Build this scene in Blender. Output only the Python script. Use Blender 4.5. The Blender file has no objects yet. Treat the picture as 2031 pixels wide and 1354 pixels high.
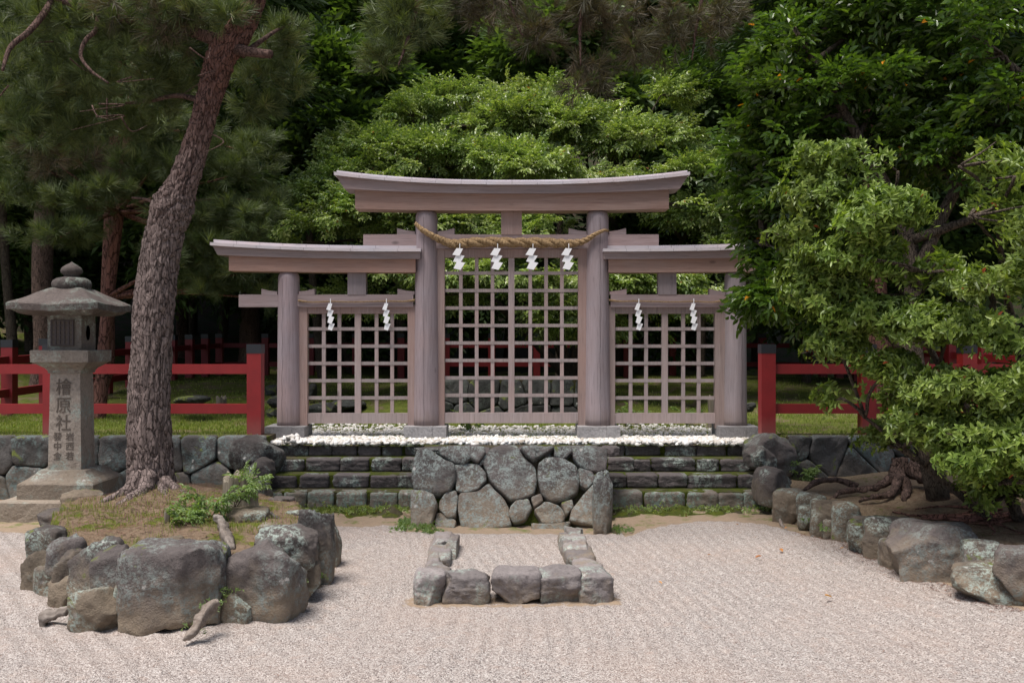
import bpy, bmesh, math, random
import numpy as np
from mathutils import Vector, Matrix
R = math.radians
sc = bpy.context.scene
C = sc.collection
random.seed(7)
rng = np.random.default_rng(11)

# ------------------------------------------------------------------ camera, sky, sun, exposure
cam = bpy.data.objects.new('camera', bpy.data.cameras.new('camera'))
C.objects.link(cam); sc.camera = cam
cam.location = (0, 0, 1.7); cam.rotation_euler = (R(90), 0, 0)
cam.data.lens = 35; cam.data.sensor_width = 36
cam.data.clip_start = .05; cam.data.clip_end = 400
SUN_EL, SUN_AZ = R(58), R(-38)          # azimuth seen from +Y (away from camera), negative = left
w = bpy.data.worlds.new('World'); sc.world = w; w.use_nodes = True
nt = w.node_tree; nt.nodes.clear()
sky = nt.nodes.new('ShaderNodeTexSky'); sky.sky_type = 'NISHITA'; sky.sun_disc = False
sdir = Vector((-.30, -.28, 1.2)).normalized()       # towards the sun: up, left, a little behind the camera
sky.sun_elevation = math.asin(sdir.z); sky.sun_rotation = math.atan2(sdir.x, sdir.y)
sky.air_density = 1.0; sky.dust_density = 2.0
hsv = nt.nodes.new('ShaderNodeHueSaturation'); hsv.inputs['Saturation'].default_value = .7
bg = nt.nodes.new('ShaderNodeBackground'); bg.inputs[1].default_value = .095
ow = nt.nodes.new('ShaderNodeOutputWorld')
nt.links.new(sky.outputs[0], hsv.inputs['Color']); nt.links.new(hsv.outputs[0], bg.inputs[0]); nt.links.new(bg.outputs[0], ow.inputs[0])
sl = bpy.data.lights.new('sun', 'SUN'); sl.energy = 3.8; sl.angle = R(30); sl.color = (1, .94, .88)
so = bpy.data.objects.new('sun', sl); C.objects.link(so)
so.rotation_euler = sdir.to_track_quat('Z', 'Y').to_euler(); so.location = (-5, -5, 20)
sc.view_settings.view_transform = 'Standard'; sc.view_settings.look = 'None'
sc.view_settings.exposure = .58; sc.view_settings.gamma = 1
sc.cycles.max_bounces = 5; sc.cycles.diffuse_bounces = 3; sc.cycles.glossy_bounces = 2
sc.cycles.transmission_bounces = 3; sc.cycles.use_denoising = True
sc.cycles.sample_clamp_indirect = 4

F, CX, CY, H = 1974.6, 1015.5, 677.0, 1.7
def P(x, y, d): return Vector(((x-CX)/F*d, d, H-(y-CY)/F*d))

# ------------------------------------------------------------------ numpy helpers
def _h(i, j, k, s):
    n = (i*374761393 + j*668265263 + k*2147483647 + s*1274126177) & 0xffffffff
    n = ((n ^ (n >> 13))*1274126177) & 0xffffffff
    n = ((n ^ (n >> 16))*2246822519) & 0xffffffff
    return ((n ^ (n >> 15)) & 0xffff)/32767.5-1
def vn(p, s=0):
    p = np.asarray(p, float); i = np.floor(p).astype(np.int64); f = p-i; f = f*f*(3-2*f); r = 0
    for a in (0, 1):
        for b in (0, 1):
            for c in (0, 1):
                wgt = (f[:, 0] if a else 1-f[:, 0])*(f[:, 1] if b else 1-f[:, 1])*(f[:, 2] if c else 1-f[:, 2])
                r = r+wgt*_h(i[:, 0]+a, i[:, 1]+b, i[:, 2]+c, s)
    return r
def fbm(p, o=3, s=0):
    r = 0; a = 1.
    for k in range(o): r = r+a*vn(np.asarray(p)*2.03**k+k*7.3, s+k); a *= .5
    return r
def nrm(v): return v/np.maximum(np.linalg.norm(v, axis=-1, keepdims=True), 1e-9)

def mesh_np(name, V, faces, mat=None, tint=None, smooth=True, parent=None, loc=None):
    """faces: list of int arrays (n,k) of any k. One mesh object."""
    me = bpy.data.meshes.new(name)
    V = np.asarray(V, np.float32)
    if not isinstance(faces, list): faces = [faces]
    faces = [np.asarray(f, np.int32) for f in faces if len(f)]
    me.vertices.add(len(V)); me.vertices.foreach_set('co', V.ravel())
    li = np.concatenate([f.ravel() for f in faces])
    tot = np.concatenate([np.full(len(f), f.shape[1], np.int32) for f in faces])
    st = np.concatenate([[0], np.cumsum(tot)[:-1]]).astype(np.int32)
    me.loops.add(len(li)); me.loops.foreach_set('vertex_index', li)
    me.polygons.add(len(tot)); me.polygons.foreach_set('loop_start', st); me.polygons.foreach_set('loop_total', tot)
    if tint is not None:
        a = me.attributes.new('tint', 'FLOAT', 'POINT'); a.data.foreach_set('value', np.asarray(tint, np.float32))
    me.update(calc_edges=True)
    me.polygons.foreach_set('use_smooth', np.full(len(tot), smooth, bool))
    if mat: me.materials.append(mat)
    return link(name, me, parent, loc)
def link(name, me, parent=None, loc=None):
    o = bpy.data.objects.new(name, me); C.objects.link(o)
    if parent: o.parent = parent
    if loc is not None: o.location = loc
    return o
def tag(o, label=None, cat=None, group=None, kind=None):
    for k, v in (('label', label), ('category', cat), ('group', group), ('kind', kind)):
        if v: o[k] = v
    return o
def empty(name, loc, label, cat, group=None):
    o = bpy.data.objects.new(name, None); C.objects.link(o); o.location = loc; o.empty_display_size = .1
    return tag(o, label, cat, group)

def bm_obj(name, bm, mat, parent=None, loc=None, smooth=False, bevel=0):
    if bevel:
        bmesh.ops.bevel(bm, geom=[e for e in bm.edges if e.is_manifold and e.calc_face_angle(0) > .5], offset=bevel, segments=2, affect='EDGES', profile=.6)
    bmesh.ops.recalc_face_normals(bm, faces=bm.faces)
    me = bpy.data.meshes.new(name); bm.to_mesh(me); bm.free()
    if smooth:
        for p in me.polygons: p.use_smooth = True
    me.materials.append(mat)
    return link(name, me, parent, loc)
def add_box(bm, x0, x1, y0, y1, z0, z1):
    v = [bm.verts.new((x, y, z)) for z in (z0, z1) for y in (y0, y1) for x in (x0, x1)]
    for f in ((0, 2, 3, 1), (4, 5, 7, 6), (0, 1, 5, 4), (2, 6, 7, 3), (0, 4, 6, 2), (1, 3, 7, 5)): bm.faces.new([v[i] for i in f])
def add_prism(bm, poly, y0, y1):
    """poly: list of (x,z), extruded along y."""
    a = [bm.verts.new((x, y0, z)) for x, z in poly]; b = [bm.verts.new((x, y1, z)) for x, z in poly]
    bm.faces.new(a); bm.faces.new(b[::-1]); n = len(poly)
    for i in range(n): bm.faces.new((a[i], b[i], b[(i+1) % n], a[(i+1) % n]))
def add_strip(bm, xs_t, zt, xs_b, zb, y0, y1):
    """a beam whose top and bottom follow curves"""
    n = len(xs_t)
    rows = [[bm.verts.new((xs_t[i], y0, zt[i])) for i in range(n)], [bm.verts.new((xs_t[i], y1, zt[i])) for i in range(n)],
            [bm.verts.new((xs_b[i], y1, zb[i])) for i in range(n)], [bm.verts.new((xs_b[i], y0, zb[i])) for i in range(n)]]
    for k in range(4):
        a, b = rows[k], rows[(k+1) % 4]
        for i in range(n-1): bm.faces.new((a[i], a[i+1], b[i+1], b[i]))
    bm.faces.new([r[0] for r in rows]); bm.faces.new([r[-1] for r in rows][::-1])

def tube(pts, rad, seg=8, cap=True, resample=0):
    pts = np.asarray(pts, float); rad = np.asarray(rad, float)
    if resample:
        t = np.linspace(0, len(pts)-1, resample); n = len(pts)
        def cr(A):
            i = np.clip(np.floor(t).astype(int), 0, n-2); f = (t-i)
            g = lambda k: A[np.clip(i+k, 0, n-1)]
            f = f.reshape((-1,)+(1,)*(A.ndim-1))
            return .5*((2*g(0))+(-g(-1)+g(1))*f+(2*g(-1)-5*g(0)+4*g(1)-g(2))*f**2+(-g(-1)+3*g(0)-3*g(1)+g(2))*f**3)
        pts, rad = cr(pts), cr(rad)
    T = nrm(np.gradient(pts, axis=0)); ref = np.array([0.31, .87, .1]); n = len(pts)
    if abs(np.dot(T[0], ref)) > .9: ref = np.array([1., 0, 0])
    u = np.cross(T[0], ref); u /= np.linalg.norm(u); U = [u]
    for i in range(1, n):
        u = U[-1]-T[i]*np.dot(U[-1], T[i]); U.append(u/np.linalg.norm(u))
    U = np.array(U); W = np.cross(T, U)
    a = np.linspace(0, 2*np.pi, seg, endpoint=False)
    V = pts[:, None]+rad[:, None, None]*(U[:, None]*np.cos(a)[None, :, None]+W[:, None]*np.sin(a)[None, :, None])
    V = V.reshape(-1, 3); i = np.arange(n-1)[:, None]*seg; j = np.arange(seg)[None]; k = (j+1) % seg
    Fq = np.stack([i+j, i+k, i+seg+k, i+seg+j], -1).reshape(-1, 4)
    Ft = np.zeros((0, 3), int)
    if cap:
        V = np.vstack([V, pts[:1], pts[-1:]]); c0, c1 = len(V)-2, len(V)-1; jj = np.arange(seg); kk = (jj+1) % seg; o = (n-1)*seg
        Ft = np.vstack([np.stack([kk, jj, np.full(seg, c0)], -1), np.stack([o+jj, o+kk, np.full(seg, c1)], -1)])
    return V, Fq, Ft
def join(parts):
    Vs, Q, T, o = [], [], [], 0
    for V, q, t in parts:
        Vs.append(V); Q.append(q+o); T.append(t+o); o += len(V)
    return np.vstack(Vs), [np.vstack(Q), np.vstack(T)]

# ------------------------------------------------------------------ materials
def mat(name): 
    m = bpy.data.materials.new(name); m.use_nodes = True; t = m.node_tree
    b = t.nodes['Principled BSDF']; return m, t, b
class NB:
    def __init__(s, t): s.t = t
    def n(s, typ, **k):
        x = s.t.nodes.new(typ)
        for a, v in k.items(): setattr(x, a, v)
        return x
    def l(s, a, b): s.t.links.new(a, b)
    def coord(s, kind='Object'): return s.n('ShaderNodeTexCoord').outputs[kind]
    def mapping(s, v, scale=(1, 1, 1), rot=(0, 0, 0)):
        m = s.n('ShaderNodeMapping'); m.inputs['Scale'].default_value = scale; m.inputs['Rotation'].default_value = rot; s.l(v, m.inputs[0]); return m.outputs[0]
    def noise(s, v, sc_, det=4, rough=.55, dist=0):
        x = s.n('ShaderNodeTexNoise'); x.inputs['Scale'].default_value = sc_; x.inputs['Detail'].default_value = det
        x.inputs['Roughness'].default_value = rough; x.inputs['Distortion'].default_value = dist; s.l(v, x.inputs['Vector']); return x.outputs['Fac']
    def vor(s, v, sc_, feat='F1', out='Distance', rnd=1):
        x = s.n('ShaderNodeTexVoronoi', feature=feat); x.inputs['Scale'].default_value = sc_; x.inputs['Randomness'].default_value = rnd
        s.l(v, x.inputs['Vector']); return x.outputs[out]
    def ramp(s, f, stops):
        r = s.n('ShaderNodeValToRGB'); e = r.color_ramp.elements
        while len(e) < len(stops): e.new(.5)
        for i, (p, c) in enumerate(stops):
            e[i].position = p; e[i].color = (c, c, c, 1) if isinstance(c, (int, float)) else (*c, 1)
        s.l(f, r.inputs[0]); return r.outputs[0]
    def mix(s, f, a, b, typ='MIX'):
        m = s.n('ShaderNodeMix', data_type='RGBA', blend_type=typ)
        for sock, v in ((m.inputs[0], f), (m.inputs[6], a), (m.inputs[7], b)):
            if isinstance(v, (int, float)): sock.default_value = v
            elif isinstance(v, tuple): sock.default_value = (*v, 1)
            else: s.l(v, sock)
        return m.outputs[2]
    def math(s, op, a, b=0, c=0):
        m = s.n('ShaderNodeMath', operation=op)
        for sock, v in zip(m.inputs, (a, b, c)):
            if isinstance(v, (int, float)): sock.default_value = v
            else: s.l(v, sock)
        return m.outputs[0]
    def bump(s, h, st, dist=.02):
        b = s.n('ShaderNodeBump'); b.inputs['Strength'].default_value = st; b.inputs['Distance'].default_value = dist; s.l(h, b.inputs['Height']); return b.outputs[0]

def rnd_coord(nb):
    oi = nb.n('ShaderNodeObjectInfo'); a = nb.n('ShaderNodeVectorMath', operation='MULTIPLY_ADD')
    cb = nb.n('ShaderNodeCombineXYZ'); nb.l(oi.outputs['Random'], cb.inputs[0]); nb.l(oi.outputs['Random'], cb.inputs[1]); nb.l(oi.outputs['Random'], cb.inputs[2])
    nb.l(cb.outputs[0], a.inputs[0]); a.inputs[1].default_value = (37, 53, 29); nb.l(nb.coord(), a.inputs[2])
    return a.outputs[0], oi.outputs['Random']

def rock_mat(name, c0, c1, lichen=.5, soil=.0, moss=.3, soil_z=(.0, .25), lich_c=(.30, .35, .31)):
    m, t, b = mat(name); nb = NB(t); v, rnd = rnd_coord(nb)
    n1 = nb.noise(v, 5, 8, .65); n2 = nb.noise(v, 38, 6, .7)
    col = nb.mix(nb.ramp(n1, [(.3, 0), (.7, 1)]), c0, c1)
    col = nb.mix(nb.ramp(n2, [(.3, 0), (.75, .55)]), col, tuple(x*1.8 for x in c1))
    col = nb.mix(nb.ramp(n2, [(.25, .6), (.42, 0)]), col, tuple(x*.35 for x in c0))
    hs = nb.n('ShaderNodeHueSaturation'); nb.l(col, hs.inputs['Color']); nb.l(nb.math('MULTIPLY_ADD', rnd, .6, .55), hs.inputs['Value']); col = hs.outputs[0]
    geo = nb.n('ShaderNodeNewGeometry'); sp = nb.n('ShaderNodeSeparateXYZ'); nb.l(geo.outputs['Position'], sp.inputs[0])
    if soil:
        zz = nb.n('ShaderNodeMapRange'); nb.l(nb.math('ADD', sp.outputs[2], nb.math('MULTIPLY', nb.math('SUBTRACT', n1, .5), .7)), zz.inputs[0])
        zz.inputs[1].default_value = soil_z[0]; zz.inputs[2].default_value = soil_z[1]; zz.inputs[3].default_value = soil; zz.inputs[4].default_value = 0
        col = nb.mix(zz.outputs[0], col, nb.mix(n2, (.17, .125, .085), (.30, .24, .17)))
    if lichen:
        l1 = nb.noise(v, 3.2, 3, .5); l2 = nb.noise(v, 55, 5, .75); l3 = nb.noise(v, 16, 4, .7)
        f = nb.math('MULTIPLY', nb.ramp(l1, [(.52-lichen*.16, 0), (.6-lichen*.1, 1)]), nb.ramp(nb.math('ADD', nb.math('MULTIPLY', l2, .55), nb.math('MULTIPLY', l3, .45)), [(.47, 0), (.56, .9)]))
        col = nb.mix(f, col, lich_c)
        wv = nb.vor(v, 9); f3 = nb.math('MULTIPLY', nb.ramp(nb.math('ADD', wv, nb.math('MULTIPLY', nb.math('SUBTRACT', l2, .5), .7)), [(.08, .8), (.16, 0)]), nb.ramp(l1, [(.52, 0), (.58, 1)]))
        col = nb.mix(f3, col, (.48, .46, .43))
    if moss:
        m1 = nb.noise(v, 4.1, 5, .7, .6); sn = nb.n('ShaderNodeSeparateXYZ'); nb.l(geo.outputs['Normal'], sn.inputs[0])
        f = nb.ramp(nb.math('ADD', m1, nb.math('MULTIPLY', sn.outputs[2], .07)), [(.72-moss*.18, 0), (.78-moss*.18, .95)])
        col = nb.mix(f, col, nb.mix(n2, (.045, .06, .008), (.16, .19, .03)))
    nb.l(col, b.inputs['Base Color']); b.inputs['Roughness'].default_value = .88
    h = nb.math('ADD', nb.math('MULTIPLY', n1, 1.2), nb.math('ADD', nb.math('MULTIPLY', n2, .5), nb.math('MULTIPLY', nb.noise(v, 110, 3), .2)))
    nb.l(nb.bump(h, .8, .03), b.inputs['Normal'])
    return m
ROCK = rock_mat('boulder_stone', (.034, .027, .026), (.082, .068, .062), .3, .85, .35, (.0, .36))
ROCKL = rock_mat('lichen_boulder_stone', (.034, .027, .027), (.084, .070, .066), .6, .9, .35, (.0, .34), (.185, .205, .19))
ROCKT = rock_mat('tan_stone', (.075, .056, .040), (.15, .118, .085), .15, .5, .45)
STEP = rock_mat('step_stone', (.042, .034, .034), (.092, .077, .075), .1, 0, .15)
STEPL = rock_mat('low_step_stone', (.07, .058, .052), (.13, .11, .10), .8, .6, .3, (.05, .3), (.20, .27, .23))
WALLM = rock_mat('wall_stone', (.043, .036, .035), (.11, .095, .090), 1.0, .9, .3, (-.05, .42), (.24, .275, .26))
WALLB = rock_mat('low_wall_stone', (.035, .032, .031), (.08, .073, .07), .6, .4, .4, (0, .5), (.12, .16, .155))
FRAME = rock_mat('edging_stone', (.11, .095, .095), (.21, .185, .18), .1, .8, .1, (-.04, .12))
LANT = rock_mat('lantern_granite', (.15, .125, .105), (.27, .23, .195), .2, .5, .0, (.35, .6))
LANTD = rock_mat('lantern_roof_stone', (.038, .029, .026), (.085, .067, .06), .3, 0, .0, lich_c=(.19, .22, .19))
GRAN = rock_mat('granite_block', (.17, .165, .17), (.25, .24, .245), 0, 0, .0)
PEB = rock_mat('white_pebble', (.5, .47, .42), (.66, .62, .57), 0, 0, 0)
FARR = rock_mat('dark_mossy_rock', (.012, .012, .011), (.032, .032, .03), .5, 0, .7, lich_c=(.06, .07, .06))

def wood_mat(name, c0, c1, axis, stain=0, rough=.7):
    m, t, b = mat(name); nb = NB(t); v, rnd = rnd_coord(nb)
    s = [26, 26, 26]; s[axis] = 1.1; vm = nb.mapping(v, tuple(s))
    g = nb.noise(vm, 1, 6, .6, 1.2); g2 = nb.noise(nb.mapping(v, tuple(x*4 for x in s)), 1, 4, .6); bl = nb.noise(v, 2.2, 3)
    col = nb.mix(nb.ramp(g, [(.3, 0), (.7, 1)]), c0, c1)
    col = nb.mix(nb.ramp(bl, [(.35, 0), (.7, .6)]), col, tuple((a*.6+bb*.4)*f for a, bb, f in zip(c0, c1, (1.12, .95, .86))))
    col = nb.mix(nb.ramp(g2, [(.30, .55), (.44, 0)]), col, tuple(x*.5 for x in c0))
    st_ = [3, 3, 3]; st_[axis] = .5; col = nb.mix(nb.ramp(nb.noise(nb.mapping(v, tuple(st_)), 2, 5, .65), [(.45, 0), (.75, .4)]), col, tuple(x*.66 for x in c0))
    kn = nb.vor(nb.mapping(v, tuple(2.6 if i != axis else 1.3 for i in range(3))), 1)
    col = nb.mix(nb.ramp(kn, [(.035, .75), (.075, 0)]), col, tuple(x*.4 for x in c0))
    hs = nb.n('ShaderNodeHueSaturation'); nb.l(col, hs.inputs['Color']); nb.l(nb.math('MULTIPLY_ADD', rnd, .26, .88), hs.inputs['Value']); nb.l(nb.math('MULTIPLY_ADD', rnd, .3, .75), hs.inputs['Saturation']); col = hs.outputs[0]
    if stain:
        geo = nb.n('ShaderNodeNewGeometry'); sp = nb.n('ShaderNodeSeparateXYZ'); nb.l(geo.outputs['Position'], sp.inputs[0])
        mr = nb.n('ShaderNodeMapRange'); nb.l(nb.math('ADD', sp.outputs[2], nb.math('MULTIPLY', g, .25)), mr.inputs[0])
        mr.inputs[1].default_value = .80; mr.inputs[2].default_value = 1.08; mr.inputs[3].default_value = stain; mr.inputs[4].default_value = 0
        col = nb.mix(mr.outputs[0], col, nb.mix(bl, (.09, .075, .065), (.26, .18, .13)))
    nb.l(col, b.inputs['Base Color']); b.inputs['Roughness'].default_value = rough; b.inputs['Specular IOR Level'].default_value = .3
    nb.l(nb.bump(nb.math('ADD', g, nb.math('MULTIPLY', g2, .6)), .3, .006), b.inputs['Normal'])
    return m
WH = wood_mat('weathered_cedar_beam', (.25, .19, .19), (.38, .30, .305), 0)
WHR = wood_mat('reddish_cedar_beam', (.27, .165, .135), (.41, .28, .235), 0)
WV = wood_mat('weathered_cedar_post', (.23, .185, .20), (.345, .29, .315), 2, .7)
WVR = wood_mat('reddish_cedar_stile', (.25, .175, .16), (.36, .27, .25), 2, .2)
WGR = wood_mat('weathered_lattice', (.28, .22, .215), (.41, .335, .33), 2)
COP = wood_mat('grey_shingle_cap', (.46, .43, .47), (.60, .57, .62), 0)
DEADW = wood_mat('grey_driftwood', (.10, .08, .065), (.28, .245, .215), 0)
STUMP = wood_mat('old_stump_wood', (.10, .085, .055), (.27, .235, .18), 2)

def paint(name, c, rough=.5, fade=0, lo=.7, hi=.95):
    m, t, b = mat(name); nb = NB(t); v, rnd = rnd_coord(nb); n = nb.noise(v, 7, 5)
    col = nb.mix(nb.ramp(n, [(.35, 0), (.75, .5 if c[0] < .8 else .0)]), c, tuple(x*.62 for x in c))
    col = nb.mix(nb.ramp(nb.noise(nb.mapping(v, (1, 1, .35)), 26, 5, .75), [(.60, 0), (.68, .45)]), col, tuple(x*.45 for x in c)) if c[0] < .8 else col
    if fade:
        geo = nb.n('ShaderNodeNewGeometry'); sp = nb.n('ShaderNodeSeparateXYZ'); nb.l(geo.outputs['Position'], sp.inputs[0])
        mr = nb.n('ShaderNodeMapRange'); nb.l(nb.math('ADD', sp.outputs[2], nb.math('MULTIPLY', n, .1)), mr.inputs[0])
        mr.inputs[1].default_value = lo; mr.inputs[2].default_value = hi; mr.inputs[3].default_value = fade; mr.inputs[4].default_value = 0
        col = nb.mix(mr.outputs[0], col, (.26, .13, .11))
    nb.l(col, b.inputs['Base Color']); b.inputs['Roughness'].default_value = rough
    nb.l(nb.bump(nb.noise(v, 60, 3), .08, .004), b.inputs['Normal']); return m
RED = paint('vermilion_paint', (.25, .012, .014), .5, .5)
REDD = paint('rear_vermilion_paint', (.19, .008, .012), .55, .3, .75, .98)
BLACKC = paint('black_cap', (.016, .018, .024), .45)
PAPER = paint('white_paper', (.90, .90, .92), .7)
for mm in (PAPER,):
    pass
DARK = paint('dark_iron_and_gap_shade', (.055, .04, .04), .6)  # iron grid colour, also a flat dark in place of shade in gaps
CUT_SHADE = paint('recess_shade_colour', (.115, .092, .075), .9)  # flat darker stone tone painted in for shade inside letters and window

def rope_mat():
    m, t, b = mat('rice_straw_rope'); nb = NB(t); v = nb.coord(); n = nb.noise(nb.mapping(v, (60, 60, 60)), 1, 4, .7); n2 = nb.noise(v, 220, 3)
    nb.l(nb.mix(nb.ramp(n, [(.3, 0), (.75, 1)]), (.17, .10, .045), (.46, .32, .17)), b.inputs['Base Color']); b.inputs['Roughness'].default_value = .9
    nb.l(nb.bump(n2, .6, .006), b.inputs['Normal']); return m
ROPE = rope_mat()

def bark_mat(name, c0, c1, c2, sc_=9, zred=None):
    m, t, b = mat(name); nb = NB(t); v, rnd = rnd_coord(nb)
    wv = nb.n('ShaderNodeVectorMath', operation='MULTIPLY_ADD'); nz = nb.n('ShaderNodeTexNoise'); nz.inputs['Scale'].default_value = 6; nb.l(v, nz.inputs['Vector'])
    nb.l(nz.outputs['Color'], wv.inputs[0]); wv.inputs[1].default_value = (.09, .09, .2); nb.l(v, wv.inputs[2])
    vs = nb.mapping(wv.outputs[0], (2.6, 2.6, .55)); e = nb.vor(vs, sc_, 'DISTANCE_TO_EDGE'); n = nb.noise(v, 30, 6, .7); nl = nb.noise(v, 2, 3)
    cc = nb.vor(vs, sc_, 'F1', 'Color')
    plate = nb.ramp(nb.math('ADD', e, nb.math('MULTIPLY', nb.math('SUBTRACT', n, .5), .22)), [(-.02, .25), (.07, 1)])
    col = nb.mix(nb.ramp(n, [(.3, 0), (.7, 1)]), c0, c1)
    sep = nb.n('ShaderNodeSeparateColor'); nb.l(cc, sep.inputs[0])
    col = nb.mix(nb.math('MULTIPLY', sep.outputs[0], .55), col, tuple(x*1.5 for x in c1))
    if zred:
        sp = nb.n('ShaderNodeSeparateXYZ'); geo = nb.n('ShaderNodeNewGeometry'); nb.l(geo.outputs['Position'], sp.inputs[0])
        mr = nb.n('ShaderNodeMapRange'); nb.l(nb.math('ADD', sp.outputs[2], nb.math('MULTIPLY', nl, .8)), mr.inputs[0]); mr.inputs[1].default_value = zred[0]; mr.inputs[2].default_value = zred[1]
        col = nb.mix(nb.math('MULTIPLY', mr.outputs[0], .8), col, nb.mix(n, (.085, .035, .025), (.19, .085, .06)))
    col = nb.mix(plate, c2, col)
    nb.l(col, b.inputs['Base Color']); b.inputs['Roughness'].default_value = .9; b.inputs['Specular IOR Level'].default_value = .2
    nb.l(nb.bump(nb.math('ADD', plate, nb.math('MULTIPLY', n, .5)), .9, .03), b.inputs['Normal']); return m
PINEB = bark_mat('pine_bark', (.075, .055, .049), (.20, .155, .142), (.03, .02, .017), 13, (3.0, 4.4))
REDB = bark_mat('red_pine_bark', (.09, .042, .032), (.18, .085, .068), (.03, .012, .01), 8)
CEDB = bark_mat('cedar_bark', (.06, .038, .03), (.13, .085, .07), (.02, .012, .01), 14)
TWIGR = bark_mat('dull_red_twig_bark', (.06, .034, .028), (.11, .068, .056), (.03, .018, .014), 16)
TWIG = bark_mat('twig_bark', (.05, .036, .028), (.10, .078, .06), (.03, .02, .016), 20)

def leaf_mat(name, stops, rough=.45, trans=.3, spec=.4, tcol=1.6):
    m, t, b = mat(name); nb = NB(t)
    a = nb.n('ShaderNodeAttribute', attribute_name='tint'); col = nb.ramp(a.outputs['Fac'], stops)
    v = nb.coord('Object'); n = nb.noise(v, 1.3, 3)
    hs = nb.n('ShaderNodeHueSaturation'); nb.l(col, hs.inputs['Color']); nb.l(nb.math('MULTIPLY_ADD', n, .8, .6), hs.inputs['Value']); nb.l(nb.math('MULTIPLY_ADD', n, .04, .48), hs.inputs['Hue']); col = hs.outputs[0]
    nb.l(col, b.inputs['Base Color']); b.inputs['Roughness'].default_value = rough; b.inputs['Specular IOR Level'].default_value = spec
    tr = nb.n('ShaderNodeBsdfTranslucent'); nb.l(nb.mix(1.0, col, (1.25*tcol/1.3, 1.35*tcol/1.3, .45), 'MULTIPLY'), tr.inputs[0])
    mx = nb.n('ShaderNodeMixShader'); mx.inputs[0].default_value = trans; out = t.nodes['Material Output']
    nb.l(b.outputs[0], mx.inputs[1]); nb.l(tr.outputs[0], mx.inputs[2]); nb.l(mx.outputs[0], out.inputs[0]); return m
L_MID = leaf_mat('fresh_evergreen_leaves', [(0, (.055, .10, .025)), (.5, (.23, .305, .085)), (.93, (.45, .50, .23)), (.97, (.22, .20, .09)), (1, (.30, .14, .04))], .33, .3, .6)
L_CAM = leaf_mat('glossy_dark_leaves', [(0, (.028, .06, .013)), (.6, (.075, .13, .024)), (.9, (.14, .21, .04)), (.985, (.10, .16, .03)), (.995, (.5, .22, .02)), (1, (.5, .2, .02))], .26, .35, .5)
L_RHO = leaf_mat('light_rosette_leaves', [(0, (.055, .09, .018)), (.5, (.16, .225, .042)), (.93, (.31, .38, .10)), (.985, (.17, .27, .07)), (.995, (.3, .08, .03)), (1, (.3, .07, .03))], .42, .28, .4)
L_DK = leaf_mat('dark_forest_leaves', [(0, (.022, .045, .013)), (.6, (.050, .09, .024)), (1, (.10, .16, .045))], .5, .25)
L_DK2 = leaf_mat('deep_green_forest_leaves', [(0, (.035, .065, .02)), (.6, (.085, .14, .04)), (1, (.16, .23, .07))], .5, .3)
L_PINE = leaf_mat('pine_needles', [(0, (.042, .062, .024)), (.5, (.095, .125, .045)), (.72, (.16, .19, .055)), (.80, (.17, .16, .07)), (.83, (.16, .09, .05)), (1, (.22, .12, .065))], .5, .2)
L_PBR = leaf_mat('browning_pine_needles', [(0, (.05, .05, .028)), (.5, (.085, .07, .042)), (1, (.15, .10, .065))], .55, .2)
L_FRESH = leaf_mat('seedling_leaves', [(0, (.10, .16, .06)), (1, (.24, .32, .13))], .45, .35)
L_GR = leaf_mat('grass_blades', [(0, (.12, .17, .025)), (.6, (.235, .29, .06)), (.9, (.34, .37, .12)), (1, (.34, .28, .13))], .6, .35)
L_CED = leaf_mat('cedar_fronds', [(0, (.012, .03, .010)), (1, (.045, .085, .022))], .5, .2)
LITTER = leaf_mat('dry_needle_litter', [(0, (.06, .028, .018)), (1, (.20, .10, .065))], .8, 0)
FALL = leaf_mat('orange_fallen_leaf', [(0, (.34, .12, .03)), (1, (.5, .26, .08))], .6, .2)

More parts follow.
